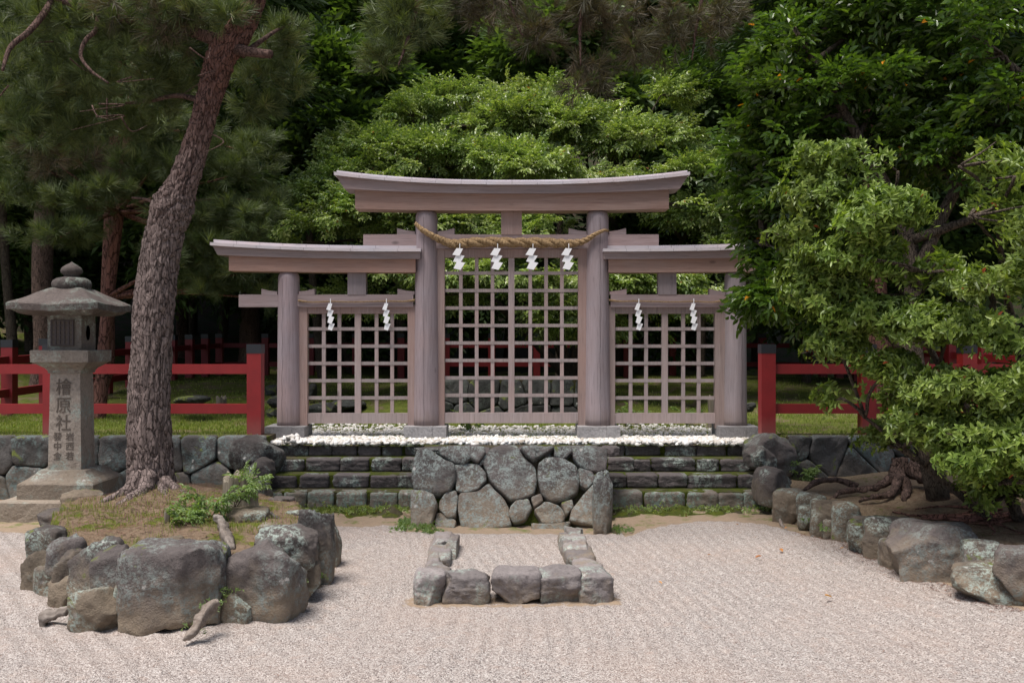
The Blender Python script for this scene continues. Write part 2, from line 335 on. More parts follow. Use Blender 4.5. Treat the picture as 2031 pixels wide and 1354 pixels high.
def gravel_mat():
    m, t, b = mat('raked_gravel'); nb = NB(t); v = nb.coord('Object')
    vc = nb.vor(v, 140, 'F1', 'Color'); vd = nb.vor(v, 140); sep = nb.n('ShaderNodeSeparateColor'); nb.l(vc, sep.inputs[0])
    col = nb.ramp(sep.outputs[0], [(0, (.08, .065, .058)), (.12, (.18, .15, .14)), (.45, (.33, .285, .26)), (.8, (.42, .375, .345)), (1, (.57, .535, .505))])
    big = nb.noise(v, 1.1, 4); mid = nb.noise(v, 9, 3)
    col = nb.mix(nb.ramp(big, [(.42, 0), (.68, .22)]), col, (.40, .29, .23))
    col = nb.mix(nb.ramp(mid, [(.55, 0), (.8, .35)]), col, (.40, .28, .22))
    sp = nb.n('ShaderNodeSeparateXYZ'); nb.l(v, sp.inputs[0]); X, Y = sp.outputs[0], sp.outputs[1]
    a = nb.n('ShaderNodeAttribute', attribute_name='tint')          # soil mask from the mesh
    soilf = nb.ramp(nb.math('ADD', a.outputs['Fac'], nb.math('MULTIPLY', nb.math('SUBTRACT', nb.noise(v, 14, 6, .7), .5), .9)), [(.42, 0), (.55, 1)])
    fine = nb.noise(v, 60, 5, .7)
    soil = nb.mix(fine, (.15, .10, .065), (.34, .26, .18))
    mossf = nb.ramp(nb.math('ADD', nb.math('MULTIPLY', a.outputs['Fac'], .35), nb.noise(v, 5, 5, .7)), [(.86, 0), (.98, .85)])
    soil = nb.mix(mossf, soil, nb.mix(fine, (.04, .055, .008), (.15, .18, .03)))
    lit = nb.ramp(nb.noise(v, 33, 4, .8), [(.60, 0), (.68, .7)]); soil = nb.mix(lit, soil, (.12, .06, .04))
    col = nb.mix(soilf, col, soil)
    nb.l(col, b.inputs['Base Color']); b.inputs['Roughness'].default_value = .85
    h = nb.math('MULTIPLY', nb.math('SUBTRACT', 1, vd), nb.math('SUBTRACT', 1, soilf))
    nb.l(nb.bump(nb.math('ADD', h, nb.math('MULTIPLY', fine, .3)), .9, .008), b.inputs['Normal']); return m
GRAVEL = gravel_mat()

def ground_mat(name, a, bcol, moss0, moss1, mossamt=.5, litter=.4):
    m, t, b = mat(name); nb = NB(t); v = nb.coord('Object'); f = nb.noise(v, 45, 6, .75); n = nb.noise(v, 2.3, 5, .65); n3 = nb.noise(v, 9, 5, .7)
    col = nb.mix(nb.ramp(f, [(.3, 0), (.7, 1)]), a, bcol)
    mo = nb.mix(nb.ramp(n3, [(.35, 0), (.7, 1)]), moss0, moss1)
    mf = nb.ramp(nb.math('ADD', nb.math('MULTIPLY', n, .6), nb.math('MULTIPLY', n3, .4)), [(.62-mossamt*.25, 0), (.68-mossamt*.25, 1)])
    col = nb.mix(mf, col, nb.mix(nb.math('MULTIPLY', f, .6), mo, tuple(x*.45 for x in moss0)))
    col = nb.mix(nb.ramp(nb.noise(v, 28, 5, .8), [(.63-litter*.1, 0), (.69-litter*.1, .75)]), col, (.11, .055, .038))
    nb.l(col, b.inputs['Base Color']); b.inputs['Roughness'].default_value = .95; b.inputs['Specular IOR Level'].default_value = .15
    nb.l(nb.bump(nb.math('ADD', f, nb.math('MULTIPLY', n3, 1.5)), .8, .03), b.inputs['Normal']); return m
G_PLAT = ground_mat('mossy_lawn', (.10, .075, .045), (.19, .15, .09), (.07, .095, .014), (.18, .205, .042), .75, .45)
G_SOIL = ground_mat('bare_soil', (.15, .105, .068), (.30, .23, .155), (.05, .06, .012), (.13, .15, .03), .25, .45)
G_ISL = ground_mat('island_soil', (.13, .09, .06), (.26, .19, .13), (.06, .08, .012), (.18, .20, .03), .45, .5)
G_HILL = ground_mat('forest_floor', (.02, .016, .012), (.06, .045, .03), (.015, .028, .008), (.04, .06, .015), .6, .5)
MOSS = ground_mat('moss_joint', (.05, .045, .03), (.10, .085, .05), (.04, .055, .008), (.135, .16, .022), .7, .25)
DIRTJ = ground_mat('dirt_joint', (.05, .04, .03), (.10, .08, .05), (.05, .06, .01), (.13, .16, .025), .5, .1)

# ------------------------------------------------------------------ ground
def smooth(a, b, x): t = np.clip((x-a)/(b-a), 0, 1); return t*t*(3-2*t)
ISL = np.array([(-3.88, 8.7), (-3.70, 8.0), (-3.34, 7.3), (-3.0, 6.78), (-2.55, 6.40), (-2.0, 6.2), (-1.62, 6.28), (-1.42, 6.8), (-1.38, 7.4), (-1.62, 8.05), (-2.0, 8.75), (-2.6, 9.25), (-3.3, 9.3)])
def isl_s(X, Y):
    c = np.array([-2.62, 7.65]); ang = np.arctan2(Y-c[1], X-c[0]); pa = np.arctan2(ISL[:, 1]-c[1], ISL[:, 0]-c[0]); pr = np.hypot(ISL[:, 0]-c[0], ISL[:, 1]-c[1])
    o = np.argsort(pa); pa = pa[o]; pr = pr[o]; return np.hypot(X-c[0], Y-c[1])/np.interp(ang, np.r_[pa-2*np.pi, pa, pa+2*np.pi], np.r_[pr, pr, pr])
def soil_mask(X, Y):
    """1 = soil/moss strip, 0 = gravel"""
    edge = 9.25+.0*X
    edge = np.where((X > 1.0), 9.05+.32*np.exp(-((X-1.9)/.55)**2)-.55*smooth(2.3, 2.7, X)-.3*smooth(1.3, .95, X), edge)
    edge = np.where(X < -2.4, 9.12-.25*smooth(-2.4, -3.0, X), edge)
    edge = np.where(np.abs(X) < .97, 8.98, edge)
    m = smooth(-.12, .12, Y-edge)
    isl = isl_s(X, Y)      # dirt ring at the island's foot
    m = np.maximum(m, smooth(1.10, 1.0, isl))
    m = np.maximum(m, np.where(X > 1, smooth(-.22, -.02, X-curb_x(Y)), 0))
    for (a, b_, c, d_) in ((-.68, .68, 6.42, 6.60),):
        m = np.maximum(m, .55*smooth(.1, 0, np.maximum(np.maximum(a-X, X-b_), np.maximum(c-Y, Y-d_))))
    return m
def curb_x(Y):   # right kerb line: X for a given depth
    return np.interp(Y, [3.0, 6.0, 6.4, 7.25, 8.44, 9.2, 9.6], [3.9, 3.38, 3.28, 3.05, 2.93, 2.60, 2.5])
def ground_z(X, Y):
    p = np.stack([X, Y, 0*X], -1); z = .02*fbm(p*1.2, 3)
    rake = (np.sin((X*.92+.25*np.sin(Y*.8+X*.5))*2*np.pi/.105)*.5+.5)**1.5*.0135
    side = (np.sin((X*.60+Y*.42)*2*np.pi/.105)*.5+.5)**1.5*.0135
    k = smooth(-.75, -1.15, X); rk = rake*(1-k)+side*k
    m = soil_mask(X, Y); rk = rk*(1-m)*(.5+.5*smooth(-.2, .5, fbm(p*.9+5, 2)))
    dip = -.05*np.exp(-(X/1.0)**2)*smooth(8.6, 9.1, Y)
    return z+rk+dip+.03*smooth(9.1, 9.9, Y)*(np.abs(X) > 1.0)*m+.012*m*fbm(p*9, 3)
xs = np.concatenate([np.linspace(-30, -5.2, 25)[:-1], np.arange(-5.2, 5.2, .017), np.linspace(5.2, 30, 25)])
ys = np.concatenate([np.linspace(-25, 3.6, 24)[:-1], np.arange(3.6, 10.4, .03), np.linspace(10.4, 12, 4)])
GX, GY = np.meshgrid(xs, ys); nx, ny = len(xs), len(ys)
gz = ground_z(GX.ravel(), GY.ravel())
idx = (np.arange(ny-1)[:, None]*nx+np.arange(nx-1)[None]); idx = np.stack([idx, idx+1, idx+nx+1, idx+nx], -1).reshape(-1, 4)
g = mesh_np('gravel_ground', np.stack([GX.ravel(), GY.ravel(), gz], -1), idx, GRAVEL, soil_mask(GX.ravel(), GY.ravel()))
tag(g, kind='structure', label='pinkish grey raked gravel court')

def plat_z(X, Y):
    X = np.asarray(X, float); Y = np.asarray(Y, float); p = np.stack([X, Y, 0*X], -1)
    base = np.where(np.abs(X) < 2.72, .575, .575+.085*smooth(2.72, 2.85, np.abs(X)))
    z = base+.012*np.clip(Y-10.8, 0, 2)
    z = z+.24*smooth(12.6, 19, Y)
    z = z-.03*np.exp(-(X/1.6)**2)*smooth(12.6, 13.2, Y)*smooth(14.2, 13.6, Y)
    z = z+.18*smooth(13.9, 14.6, Y)*np.exp(-(X/2.4)**4)*smooth(21, 16, Y)
    z = z+.035*fbm(p*1.1, 3)*smooth(11.5, 13, Y)
    z = z+np.clip(Y-24.2, 0, 6)*.22+np.clip(Y-30, 0, 60)*.62
    z = z+np.clip(np.abs(X)-8.5, 0, 60)*.25*smooth(11, 14, Y)+.25*fbm(p*.25, 3)*smooth(24, 32, Y)
    return z
def grid(name, x0, x1, y0, y1, dx, dy, zf, m, **k):
    a = np.arange(x0, x1+dx/2, dx); b_ = np.arange(y0, y1+dy/2, dy); X, Y = np.meshgrid(a, b_); nx = len(a)
    V = np.stack([X.ravel(), Y.ravel(), zf(X.ravel(), Y.ravel())], -1)
    i = np.arange(len(b_)-1)[:, None]*nx+np.arange(nx-1)[None]; f = np.stack([i, i+1, i+nx+1, i+nx], -1).reshape(-1, 4)
    return mesh_np(name, V, f, m)
tag(grid('upper_lawn', -26, 26, 10.78, 24.6, .08, .08, lambda X, Y: plat_z(X, Y)+.012*fbm(np.stack([X, Y, X*0], -1)*7, 2), G_PLAT), kind='structure', label='mossy upper lawn behind the stone walls')
tag(grid('hill', -70, 70, 24.5, 92, .7, .7, lambda X, Y: plat_z(X, Y)-.01, G_HILL), kind='structure', label='dark wooded hillside')
# raised bed on the right
def bed_z(X, Y):
    p = np.stack([X, Y, 0*X], -1); inn = smooth(-.02, .22, X-curb_x(Y))
    return -.05+.33*inn+.05*smooth(3.2, 4.6, X)+.04*fbm(p*1.5, 3)*inn+.012*fbm(p*8, 3)
tag(grid('soil_bed', 2.45, 9, 3, 10.8, .05, .05, bed_z, G_SOIL), kind='structure', label='bare soil bed under the shrubs on the right')
# raised ground of the pine island
def isl_z(X, Y):
    c = np.array([-2.62, 7.65]); ang = np.arctan2(Y-c[1], X-c[0]); pa = np.arctan2(ISL[:, 1]-c[1], ISL[:, 0]-c[0]); pr = np.hypot(ISL[:, 0]-c[0], ISL[:, 1]-c[1])
    o = np.argsort(pa); pa = pa[o]; pr = pr[o]; rr = np.interp(ang, np.r_[pa-2*np.pi, pa, pa+2*np.pi], np.r_[pr, pr, pr])
    s = np.hypot(X-c[0], Y-c[1])/rr; p = np.stack([X, Y, 0*X], -1)
    z = .36+.05*smooth(1, .3, s)+.04*fbm(p*2.5, 3)+.012*fbm(p*12, 2)+.10*np.exp(-((X+3.05)**2+(Y-8.5)**2)/.16)
    return np.where(s > .91, z-3.6*(s-.91), z)
tag(grid('island_ground', -4.2, -1.1, 5.9, 9.6, .03, .03, isl_z, G_ISL), kind='structure', label='mossy raised soil around the pine')

# ------------------------------------------------------------------ rocks
def cube_sphere(n):
    a = np.linspace(-1, 1, n+1); V = []; Q = []; o = 0
    U, W = np.meshgrid(a, a); U, W = U.ravel(), W.ravel(); one = np.ones_like(U)
    for s, ax in ((1, 0), (-1, 0), (1, 1), (-1, 1), (1, 2), (-1, 2)):
        q = np.stack([one*s, U, W], -1); q = np.roll(q, ax, axis=1); V.append(q)
        i = np.arange(n)[:, None]*(n+1)+np.arange(n)[None]; f = np.stack([i, i+1, i+n+2, i+n+1], -1).reshape(-1, 4)
        if s < 0: f = f[:, ::-1]
        Q.append(f+o); o += (n+1)**2
    V = np.vstack(V); Q = np.vstack(Q); key = np.round(V*1000).astype(int)
    _, first, inv = np.unique(key, axis=0, return_index=True, return_inverse=True)
    return V[first], inv.ravel()[Q]
CS = {n: cube_sphere(n) for n in (3, 8, 14, 22)}
def rock_v(w_, l_, h_, seed, n=14, p=3.5, cuts=7, rough=.08):
    V, Q = CS[n]; r = np.random.default_rng(seed)
    D = nrm(np.tan(V*np.pi/4)); s = (np.abs(D)**p).sum(1)**(-1/p); X = D*s[:, None]
    for k in range(cuts*2):
        nn = nrm(r.normal(size=3)*np.array([1, .9, 1])); o = r.uniform(.60, .93)*(1+.42*(np.abs(nn).sum()-1)); d = X@nn-o
        X = X-np.maximum(d, 0)[:, None]*nn
    X = X+nrm(X)*(fbm(X*1.3+seed*3.1, 3, seed)*rough*1.1+(np.abs(vn(X*3+seed, seed+5))-.3)*rough*.9+fbm(X*8+seed, 3, seed+9)*rough*.35)[:, None]
    mn, mx = X.min(0), X.max(0); X = (X-(mn+mx)/2)/(mx-mn)
    return X*np.array([w_, l_, h_]), Q
def rock(name, box, d, m, seed, depth=None, rot=0, n=14, parent=None, **k):
    """box = photo x0,x1,y0,y1 of the visible outline at front depth d"""
    x0, x1, y0, y1 = box; w_ = (x1-x0)/F*d; h_ = (y1-y0)/F*d; l_ = depth or .8*w_
    V, Q = rock_v(w_/max(math.cos(rot), .6)*1.12, l_, h_*1.06, seed, n, **k)
    c, s = math.cos(rot), math.sin(rot); V = V@np.array([[c, s, 0], [-s, c, 0], [0, 0, 1]])
    ctr = P((x0+x1)/2, (y0+y1)/2, d); ctr.y += l_*.32; V[:, 2] = np.where(V[:, 2] < -h_*.25, -h_*.25+(V[:, 2]+h_*.25)*1.5, V[:, 2])
    return mesh_np(name, V, Q, m, parent=parent, loc=ctr)

ring = [
 ((62, 112, 1124, 1196), 6.62, ROCK, 'mossy dark rock filling the rim below the far left boulder'),
 ((104, 150, 1096, 1180), 6.40, ROCK, 'tall narrow dark rock between the purple grey and mossy tan boulders'),
 ((218, 252, 1150, 1250), 5.95, ROCKT, 'thin tan wedge stone tight against the left side of the biggest island boulder'),
 ((404, 448, 1120, 1222), 6.08, ROCK, 'dark mossy fill stone deep in the gap between the two biggest island boulders'),
 ((574, 622, 1066, 1130), 6.75, ROCK, 'dark stone behind the flat topped boulder next to the upright one'), # box, d, material, label
 ((53, 121, 1050, 1128), 6.95, ROCK, 'rounded boulder at the far left of the pine island rim'),
 ((40, 106, 1096, 1188), 6.72, ROCKT, 'mossy tan boulder low on the left side of the pine island'),
 ((92, 164, 1069, 1166), 6.55, ROCKL, 'purple grey boulder with lichen streaks left of the black wedge boulder'),
 ((98, 150, 1140, 1214), 6.36, ROCKT, 'tan rock at gravel level under the purple grey boulder'),
 ((132, 224, 1074, 1206), 6.22, ROCK, 'black wedge shaped boulder leaning in the left front of the island rim'),
 ((182, 240, 1091, 1190), 6.0, ROCKL, 'narrow lichen covered boulder left of the biggest island boulder'),
 ((140, 238, 1170, 1262), 5.88, ROCKT, 'tan triangular boulder at gravel level under the narrow lichen boulder'),
 ((237, 421, 1088, 1264), 5.84, ROCKL, 'biggest boulder of the pine island with a dark top and tan foot'),
 ((370, 442, 1077, 1142), 5.98, ROCKL, 'small diamond shaped boulder wedged between the two biggest island boulders'),
 ((429, 585, 1085, 1232), 6.06, ROCKL, 'second biggest island boulder, slanting, right of the diamond shaped one'),
 ((440, 496, 1180, 1248), 5.98, ROCKT, 'small tan rock at the foot of the slanting boulder beside the root'),
 ((508, 618, 1050, 1130), 6.45, ROCK, 'flat topped boulder on the right rim of the island'),
 ((568, 628, 1116, 1194), 6.52, ROCKT, 'low mossy rock beneath the flat topped boulder'),
 ((592, 656, 1011, 1160), 6.95, ROCKL, 'upright pointed boulder with a pale tip at the right end of the island'),
 ((630, 670, 1026, 1124), 7.45, ROCK, 'dark upright boulder behind the pointed one at the right end'),
 ((118, 187, 976, 1026), 8.75, ROCKT, 'triangular boulder at the back of the island in front of the lantern'),
 ((70, 126, 1014, 1060), 7.95, ROCK, 'low rounded boulder at the back left rim of the island'),
 ((448, 526, 1012, 1064), 7.25, ROCKT, 'lichen grey rock lying on the island beside the driftwood'),
 ((527, 574, 988, 1032), 8.3, ROCK, 'slanting dark rock right of the stump'),
 ((566, 612, 1012, 1056), 7.8, ROCK, 'squat dark rock behind the upright pointed boulder'),
 ((330, 362, 1066, 1089), 6.5, ROCKT, 'small yellow stone lying on the island soil'),
 ((508, 546, 1040, 1064), 7.0, ROCKT, 'low brown stone in the grass behind the flat topped boulder')]
for i, (bx, d, m, lab) in enumerate(ring):
    big = bx[1]-bx[0] > 100
    o = rock('boulder', bx, d, m, 100+i*7, depth=(bx[1]-bx[0])/F*d*(.7 if big else .95)+.06, n=22 if big else 14, p=7, cuts=3, rot=random.uniform(-.2, .2))
    tag(o, lab, 'boulder', 'boulders around the pine island')
# the upright pointed one: taper
kerb = [
 ((1826, 1870, 1110, 1160), 7.2, ROCKT, 'mossy stub of stone tight against the largest kerb boulder'),
 ((1640, 1668, 1030, 1072), 8.56, ROCK, 'sliver of dark stone between the pale streaked and peaked kerb boulders'),
 ((1590, 1630, 1004, 1046), 8.95, ROCKT, 'mossy lower kerb stone under the broken flat one'),
 ((1543, 1598, 973, 1036), 9.25, ROCKT, 'square tan kerb boulder at the foot of the stair side stones'),
 ((1590, 1642, 981, 1026), 9.05, ROCKT, 'broken flat kerb stone right of the square tan one'),
 ((1616, 1666, 996, 1070), 8.62, ROCKT, 'pale streaked kerb boulder left of the peaked one'),
 ((1661, 1712, 999, 1079), 8.42, ROCKT, 'tall peaked tan kerb boulder'),
 ((1699, 1734, 1028, 1054), 8.2, ROCK, 'little cap stone behind the leaning kerb boulder'),
 ((1692, 1740, 1036, 1104), 7.95, ROCKT, 'leaning tan kerb boulder beside the red needle litter'),
 ((1730, 1816, 1032, 1104), 7.75, ROCK, 'rounded kerb boulder narrowing to its foot'),
 ((1758, 1824, 1076, 1138), 7.42, ROCK, 'low dark kerb boulder under two others'),
 ((1790, 1936, 1046, 1172), 7.05, ROCKL, 'largest kerb boulder with pale lichen drips'),
 ((1924, 1992, 1078, 1138), 6.72, ROCK, 'kerb boulder with a pale patch right of the largest'),
 ((1918, 2040, 1132, 1206), 6.45, ROCK, 'long low dark kerb boulder at the gravel in the right corner'),
 ((1990, 2060, 1090, 1178), 6.35, ROCKL, 'last kerb boulder cut by the right edge of the photo')]
for i, (bx, d, m, lab) in enumerate(kerb):
    big = bx[1]-bx[0] > 80
    o = rock('boulder', bx, d, m, 300+i*5, depth=(bx[1]-bx[0])/F*d*.7+.12, n=22 if big else 14, p=8, cuts=2, rot=-.35)
    tag(o, lab, 'boulder', 'boulders along the right kerb')
edg = [((821, 881, 1134, 1200), 'square edging stone at the front left corner of the raked rectangle'),
 ((880, 968, 1138, 1196), 'oval edging stone beside the left front corner one'),
 ((978, 1073, 1132, 1198), 'widest edging stone in the middle of the front row'),
 ((1072, 1153, 1130, 1199), 'rounded edging stone with a chipped foot right of the widest'),
 ((1149, 1216, 1134, 1200), 'square edging stone at the front right corner of the raked rectangle')]
for i, (bx, lab) in enumerate(edg):
    o = rock('edging_stone', bx, 6.5, FRAME, 500+i, depth=.27, p=7, cuts=2, n=22); tag(o, lab, 'edging stone', 'stones edging the raked rectangle')
sidest = [((823, 868, 1122, 1150), 6.85, 'flat edging stone just behind the left front corner'), ((833, 893, 1105, 1132), 7.1, 'thin slab edging stone jutting into the raked gravel on the left'),
 ((843, 882, 1090, 1115), 7.35, 'third edging stone up the left side'), ((848, 895, 1072, 1098), 7.65, 'tan edging stone halfway up the left side'),
 ((852, 896, 1038, 1078), 8.2, 'long purple edging stone at the top of the left side'), ((884, 909, 1050, 1086), 8.1, 'narrow mossy edging stone inside the long purple one'),
 ((1143, 1210, 1124, 1150), 6.85, 'flat edging stone just behind the right front corner'), ((1138, 1198, 1098, 1133), 7.15, 'grey edging slab half sunk in the gravel on the right'),
 ((1121, 1182, 1076, 1098), 7.6, 'pointed edging stone halfway up the right side'), ((1115, 1174, 1052, 1084), 8.0, 'broad edging stone near the top of the right side'),
 ((1122, 1158, 1036, 1060), 8.55, 'last edging stone on the right against the wall'), ((1108, 1132, 1044, 1074), 8.3, 'small mossy edging stone inside the top right')]
for i, (bx, d, lab) in enumerate(sidest):
    x0, x1, y0, y1 = bx; w_ = (x1-x0)/F*d; z1 = .105 if d > 7.8 else .085
    l_ = max(.2, d*((y1-y0)/F)*d/1.6*1.1)
    V, Q = rock_v(w_*1.08, min(l_*1.15, .68), .2, 520+i, 14, 7, 2)
    c = P((x0+x1)/2, y1, d); o = mesh_np('edging_stone', V, Q, FRAME, loc=(c.x, H*F/(((y0+y1)/2)-CY+z1*F/d)*1.0, z1-.1))
    tag(o, lab, 'edging stone', 'stones edging the raked rectangle')

# ------------------------------------------------------------------ polygon stones for walls
def chaikin(p, k=2):
    for _ in range(k):
        q = np.roll(p, -1, 0); p = np.stack([p*.9+q*.1, p*.1+q*.9], 1).reshape(-1, 2)
    return p
def stone_poly(poly, mp, seed, bulge=.09, m=WALLM, parent=None, M=48, K=8, gap=.004, name='stone', back=.1):
    p = chaikin(np.asarray(poly, float), 1); c = p.mean(0)
    e = np.r_[0, np.cumsum(np.linalg.norm(np.roll(p, -1, 0)-p, axis=1))]; t = np.linspace(0, e[-1], M, endpoint=False); pp = np.vstack([p, p[:1]])
    q = np.stack([np.interp(t, e, pp[:, 0]), np.interp(t, e, pp[:, 1])], -1); size = np.sqrt(np.ptp(q[:, 0])*np.ptp(q[:, 1]))
    q = c+(q-c)*(1-gap/max(size, .02)); r = np.random.default_rng(seed); tilt = r.uniform(-.25, .25, 2)
    rows = []; ss = [1.0, 1.0, .995, .975, .93, .8, .55, .3][:K]; ws = [-back, -.01, .42, .78, .93, .98, 1.0, 1.0]; bl = bulge*r.uniform(.75, 1.25)
    for s, wv in zip(ss, ws):
        uv = c+(q-c)*s; wd = wv*bl if wv > 0 else wv
        if wv > 0: wd = wd+((uv-c)@tilt)*.5*min(1, wv*1.3)
        rows.append(np.column_stack([uv, np.broadcast_to(wd, len(uv))]))
    rows.append(np.array([[c[0], c[1], bl]])); A = np.vstack(rows)
    nz = fbm(np.column_stack([A[:, :2]*7, A[:, 2]*7+seed]), 3, seed)*.022+fbm(np.column_stack([A[:, :2]*24, A[:, 2]+seed]), 2, seed)*.005
    A[M:, 2] += nz[M:]; A[M:, 0] += nz[M:]*.5*np.sin(seed)
    W = np.array([mp(*a) for a in A]); o0 = W.mean(0)
    Kr = len(rows)-1; i = np.arange(Kr-1)[:, None]*M; j = np.arange(M)[None]; k = (j+1) % M
    Fq = np.stack([i+j, i+k, i+M+k, i+M+j], -1).reshape(-1, 4); j = np.arange(M); Ft = np.stack([(Kr-1)*M+j, (Kr-1)*M+(j+1) % M, np.full(M, Kr*M)], -1)
    return mesh_np(name, W-o0, [Fq, Ft], m, parent=parent, loc=o0-(np.array(parent.location) if parent else 0))
def voronoi(sites, x0, x1, y0, y1):
    out = []
    for i, s in enumerate(sites):
        poly = [(x0, y0), (x1, y0), (x1, y1), (x0, y1)]
        for j, q in enumerate(sites):
            if i == j or abs(q[0]-s[0]) > 2: continue
            n = (q[0]-s[0], q[1]-s[1]); mid = ((q[0]+s[0])/2, (q[1]+s[1])/2); res = []
            for a in range(len(poly)):
                A, B = poly[a], poly[(a+1) % len(poly)]; da = (A[0]-mid[0])*n[0]+(A[1]-mid[1])*n[1]; db = (B[0]-mid[0])*n[0]+(B[1]-mid[1])*n[1]
                if da <= 0: res.append(A)
                if da*db < 0: t = da/(da-db); res.append((A[0]+(B[0]-A[0])*t, A[1]+(B[1]-A[1])*t))
            poly = res
            if len(poly) < 3: break
        if len(poly) >= 3: out.append(poly)
    return out

# centre wall: hand-traced stones mapped on a battered face
WT = empty('stone_wall', (0, 9.5, 0), 'low battered wall of big lichen covered boulders below the middle gate', 'stone wall')
TH = math.atan2(.35, .71); UP = Vector((0, math.sin(TH), math.cos(TH))); NO = Vector((0, -math.cos(TH), math.sin(TH))); B0 = Vector((0, 9.33, -.06))
def z6(x, y):    # zoomed px -> wall (u,v)
    px, py = 780+x/3.564, 840+y/3.564; ax, az = (px-CX)/F, (CY-py)/F
    t = (H-B0.z); # ray (ax,1,az)*d from (0,0,H); plane NO.(p-B0)=0
    dn = NO.y+NO.z*az; d = (NO.y*B0.y+NO.z*(B0.z-H))/dn
    p = Vector((ax*d, d, H+az*d)); return (p.x, (p-B0).dot(UP))
def mpw(u, v, w_): return B0+Vector((u, 0, 0))+UP*v+NO*w_
W_ = [[(175,195),(250,190),(330,240),(370,275),(430,300),(440,400),(400,480),(320,510),(230,490),(150,470),(135,380),(150,270)],
[(325,180),(420,165),(545,175),(545,250),(500,290),(430,280),(340,225)],[(555,180),(640,178),(650,225),(600,285),(555,250)],
[(440,300),(520,288),(600,295),(650,350),(655,410),(600,470),(510,490),(450,480),(440,400)],
[(690,200),(770,172),(880,175),(920,240),(1000,310),(1010,420),(990,500),(900,540),(830,550),(760,490),(690,420),(665,350),(640,290)],
[(905,178),(1000,165),(1130,178),(1080,215),(990,265),(940,230)],[(1140,175),(1230,168),(1258,210),(1210,255),(1140,240)],
[(1030,290),(1080,252),(1200,260),(1290,320),(1310,400),(1300,490),(1220,540),(1110,550),(1050,500),(1025,400)],
[(1270,175),(1390,165),(1500,180),(1510,260),(1500,340),(1420,350),(1320,310),(1280,250)],[(1310,330),(1400,350),(1428,400),(1370,465),(1320,440)],
[(135,500),(220,505),(290,530),(315,590),(290,660),(275,740),(250,785),(200,800),(135,790)],[(330,560),(370,500),(440,485),(455,540),(440,660),(380,670),(330,610)],
[(470,500),(600,490),(680,430),(740,500),(800,560),(820,650),(830,730),(650,760),(490,745),(460,620)],
[(830,600),(870,555),(950,540),(975,600),(930,680),(850,705),(815,650)],[(1000,620),(1080,560),(1170,590),(1215,640),(1190,705),(1060,712)],
[(980,530),(1040,510),(1055,555),(1000,595)],[(1335,520),(1430,420),(1440,600),(1430,740),(1350,725),(1250,690),(1262,620)],
[(1190,570),(1260,550),(1268,600),(1220,655)],[(985,712),(1150,715),(1240,700),(1230,760),(1000,765)],[(640,290),(690,200),(640,245),(610,300)],[(310,640),(345,640),(440,690),(430,745),(300,740)]]
for i, pl in enumerate(W_): stone_poly([z6(*q) for q in pl], mpw, 40+i, bulge=.06 if i not in (10,) else .13, parent=WT, gap=-.02)
# the standing slab at the right corner and the row of cap slabs
rock('stone', (1178, 1215, 938, 1080), 9.02, WALLM, 991, depth=.3, n=22, p=4, parent=None).name = 'standing_stone'
ss_ = bpy.data.objects['standing_stone']; ss_.name = 'stone'; ss_.parent = WT; ss_.location -= WT.location
bm = bmesh.new(); add_prism(bm, [(9.345, -.2), (9.70, .6), (10.6, .6), (10.6, -.2)], -.92, .9)
for v in bm.verts: x, y, z = v.co; v.co = (y, x, z)
bm_obj('rubble_core', bm, DIRTJ, WT).location = -WT.location
xx = -.97; i = 0
while xx < .93:
    ww = random.uniform(.26, .42); V, Q = rock_v(min(ww, .97-xx)+.02, random.uniform(.44, .5), .085, 60+i, 14, 6, 4); mesh_np('cap_stone', V, Q, STEP, parent=WT, loc=Vector((xx+ww/2, 9.90, .615+random.uniform(-.006, .006)))-WT.location); xx += ww; i += 1

# steps
def steps(name, rows, x_in, label, side):
    T = empty(name, (side*1.7, 10.4, 0), label, 'stone steps', 'stone steps either side of the middle wall')
    for k, sp in enumerate(rows):                 # k=0 lowest
        d = 9.92+.3*k; zt = .198+.13*k; zb = -.03 if k == 0 else zt-.135
        for n_, (a, b_) in enumerate(sp):
            xa, xb = (a-CX)/F*d, (b_-CX)/F*d
            V, Q = rock_v(xb-xa+.012, .25, zt-zb+.004, 700+k*20+n_+(50 if side > 0 else 0), 14, 14, 0, .06)
            mesh_np('stone', V, Q, STEPL if k == 0 else STEP, parent=T, loc=Vector(((xa+xb)/2, d+.115, (zt+zb)/2+random.uniform(-.006, .006)))-T.location)
    bm = bmesh.new(); xo = side*2.78; xi = side*.93
    for k in range(4):
        d = 9.92+.3*k; zt = .198+.13*k; wo = xo-side*.03*k*(2 if side < 0 else 1.2)
        add_box(bm, min(wo, xi), max(wo, xi), d+.045, d+.345+(.0 if k < 3 else .1), -.1, zt-.004)
    c = bm_obj('mossy_bedding', bm, MOSS, T); c.location = -T.location
    return T
steps('stone_steps', [[(514,560),(562,607),(609,661),(667,727),(732,789),(790,822)], [(519,588),(593,653),(659,732),(733,790),(788,822)],
  [(540,603),(605,674),(674,732),(736,796),(797,826)], [(550,611),(611,658),(656,708),(709,755),(757,797),(804,838)]], 0, 'mossy stone steps left of the middle wall', -1)
steps('stone_steps', [[(1211,1276),(1278,1362),(1363,1426),(1424,1477),(1475,1535)], [(1207,1243),(1242,1306),(1306,1364),(1364,1464),(1464,1514)],
  [(1205,1259),(1258,1291),(1292,1383),(1383,1428),(1429,1491)], [(1200,1239),(1240,1312),(1318,1382),(1382,1442),(1444,1484),(1484,1512)]], 0, 'darker stone steps right of the middle wall', 1)
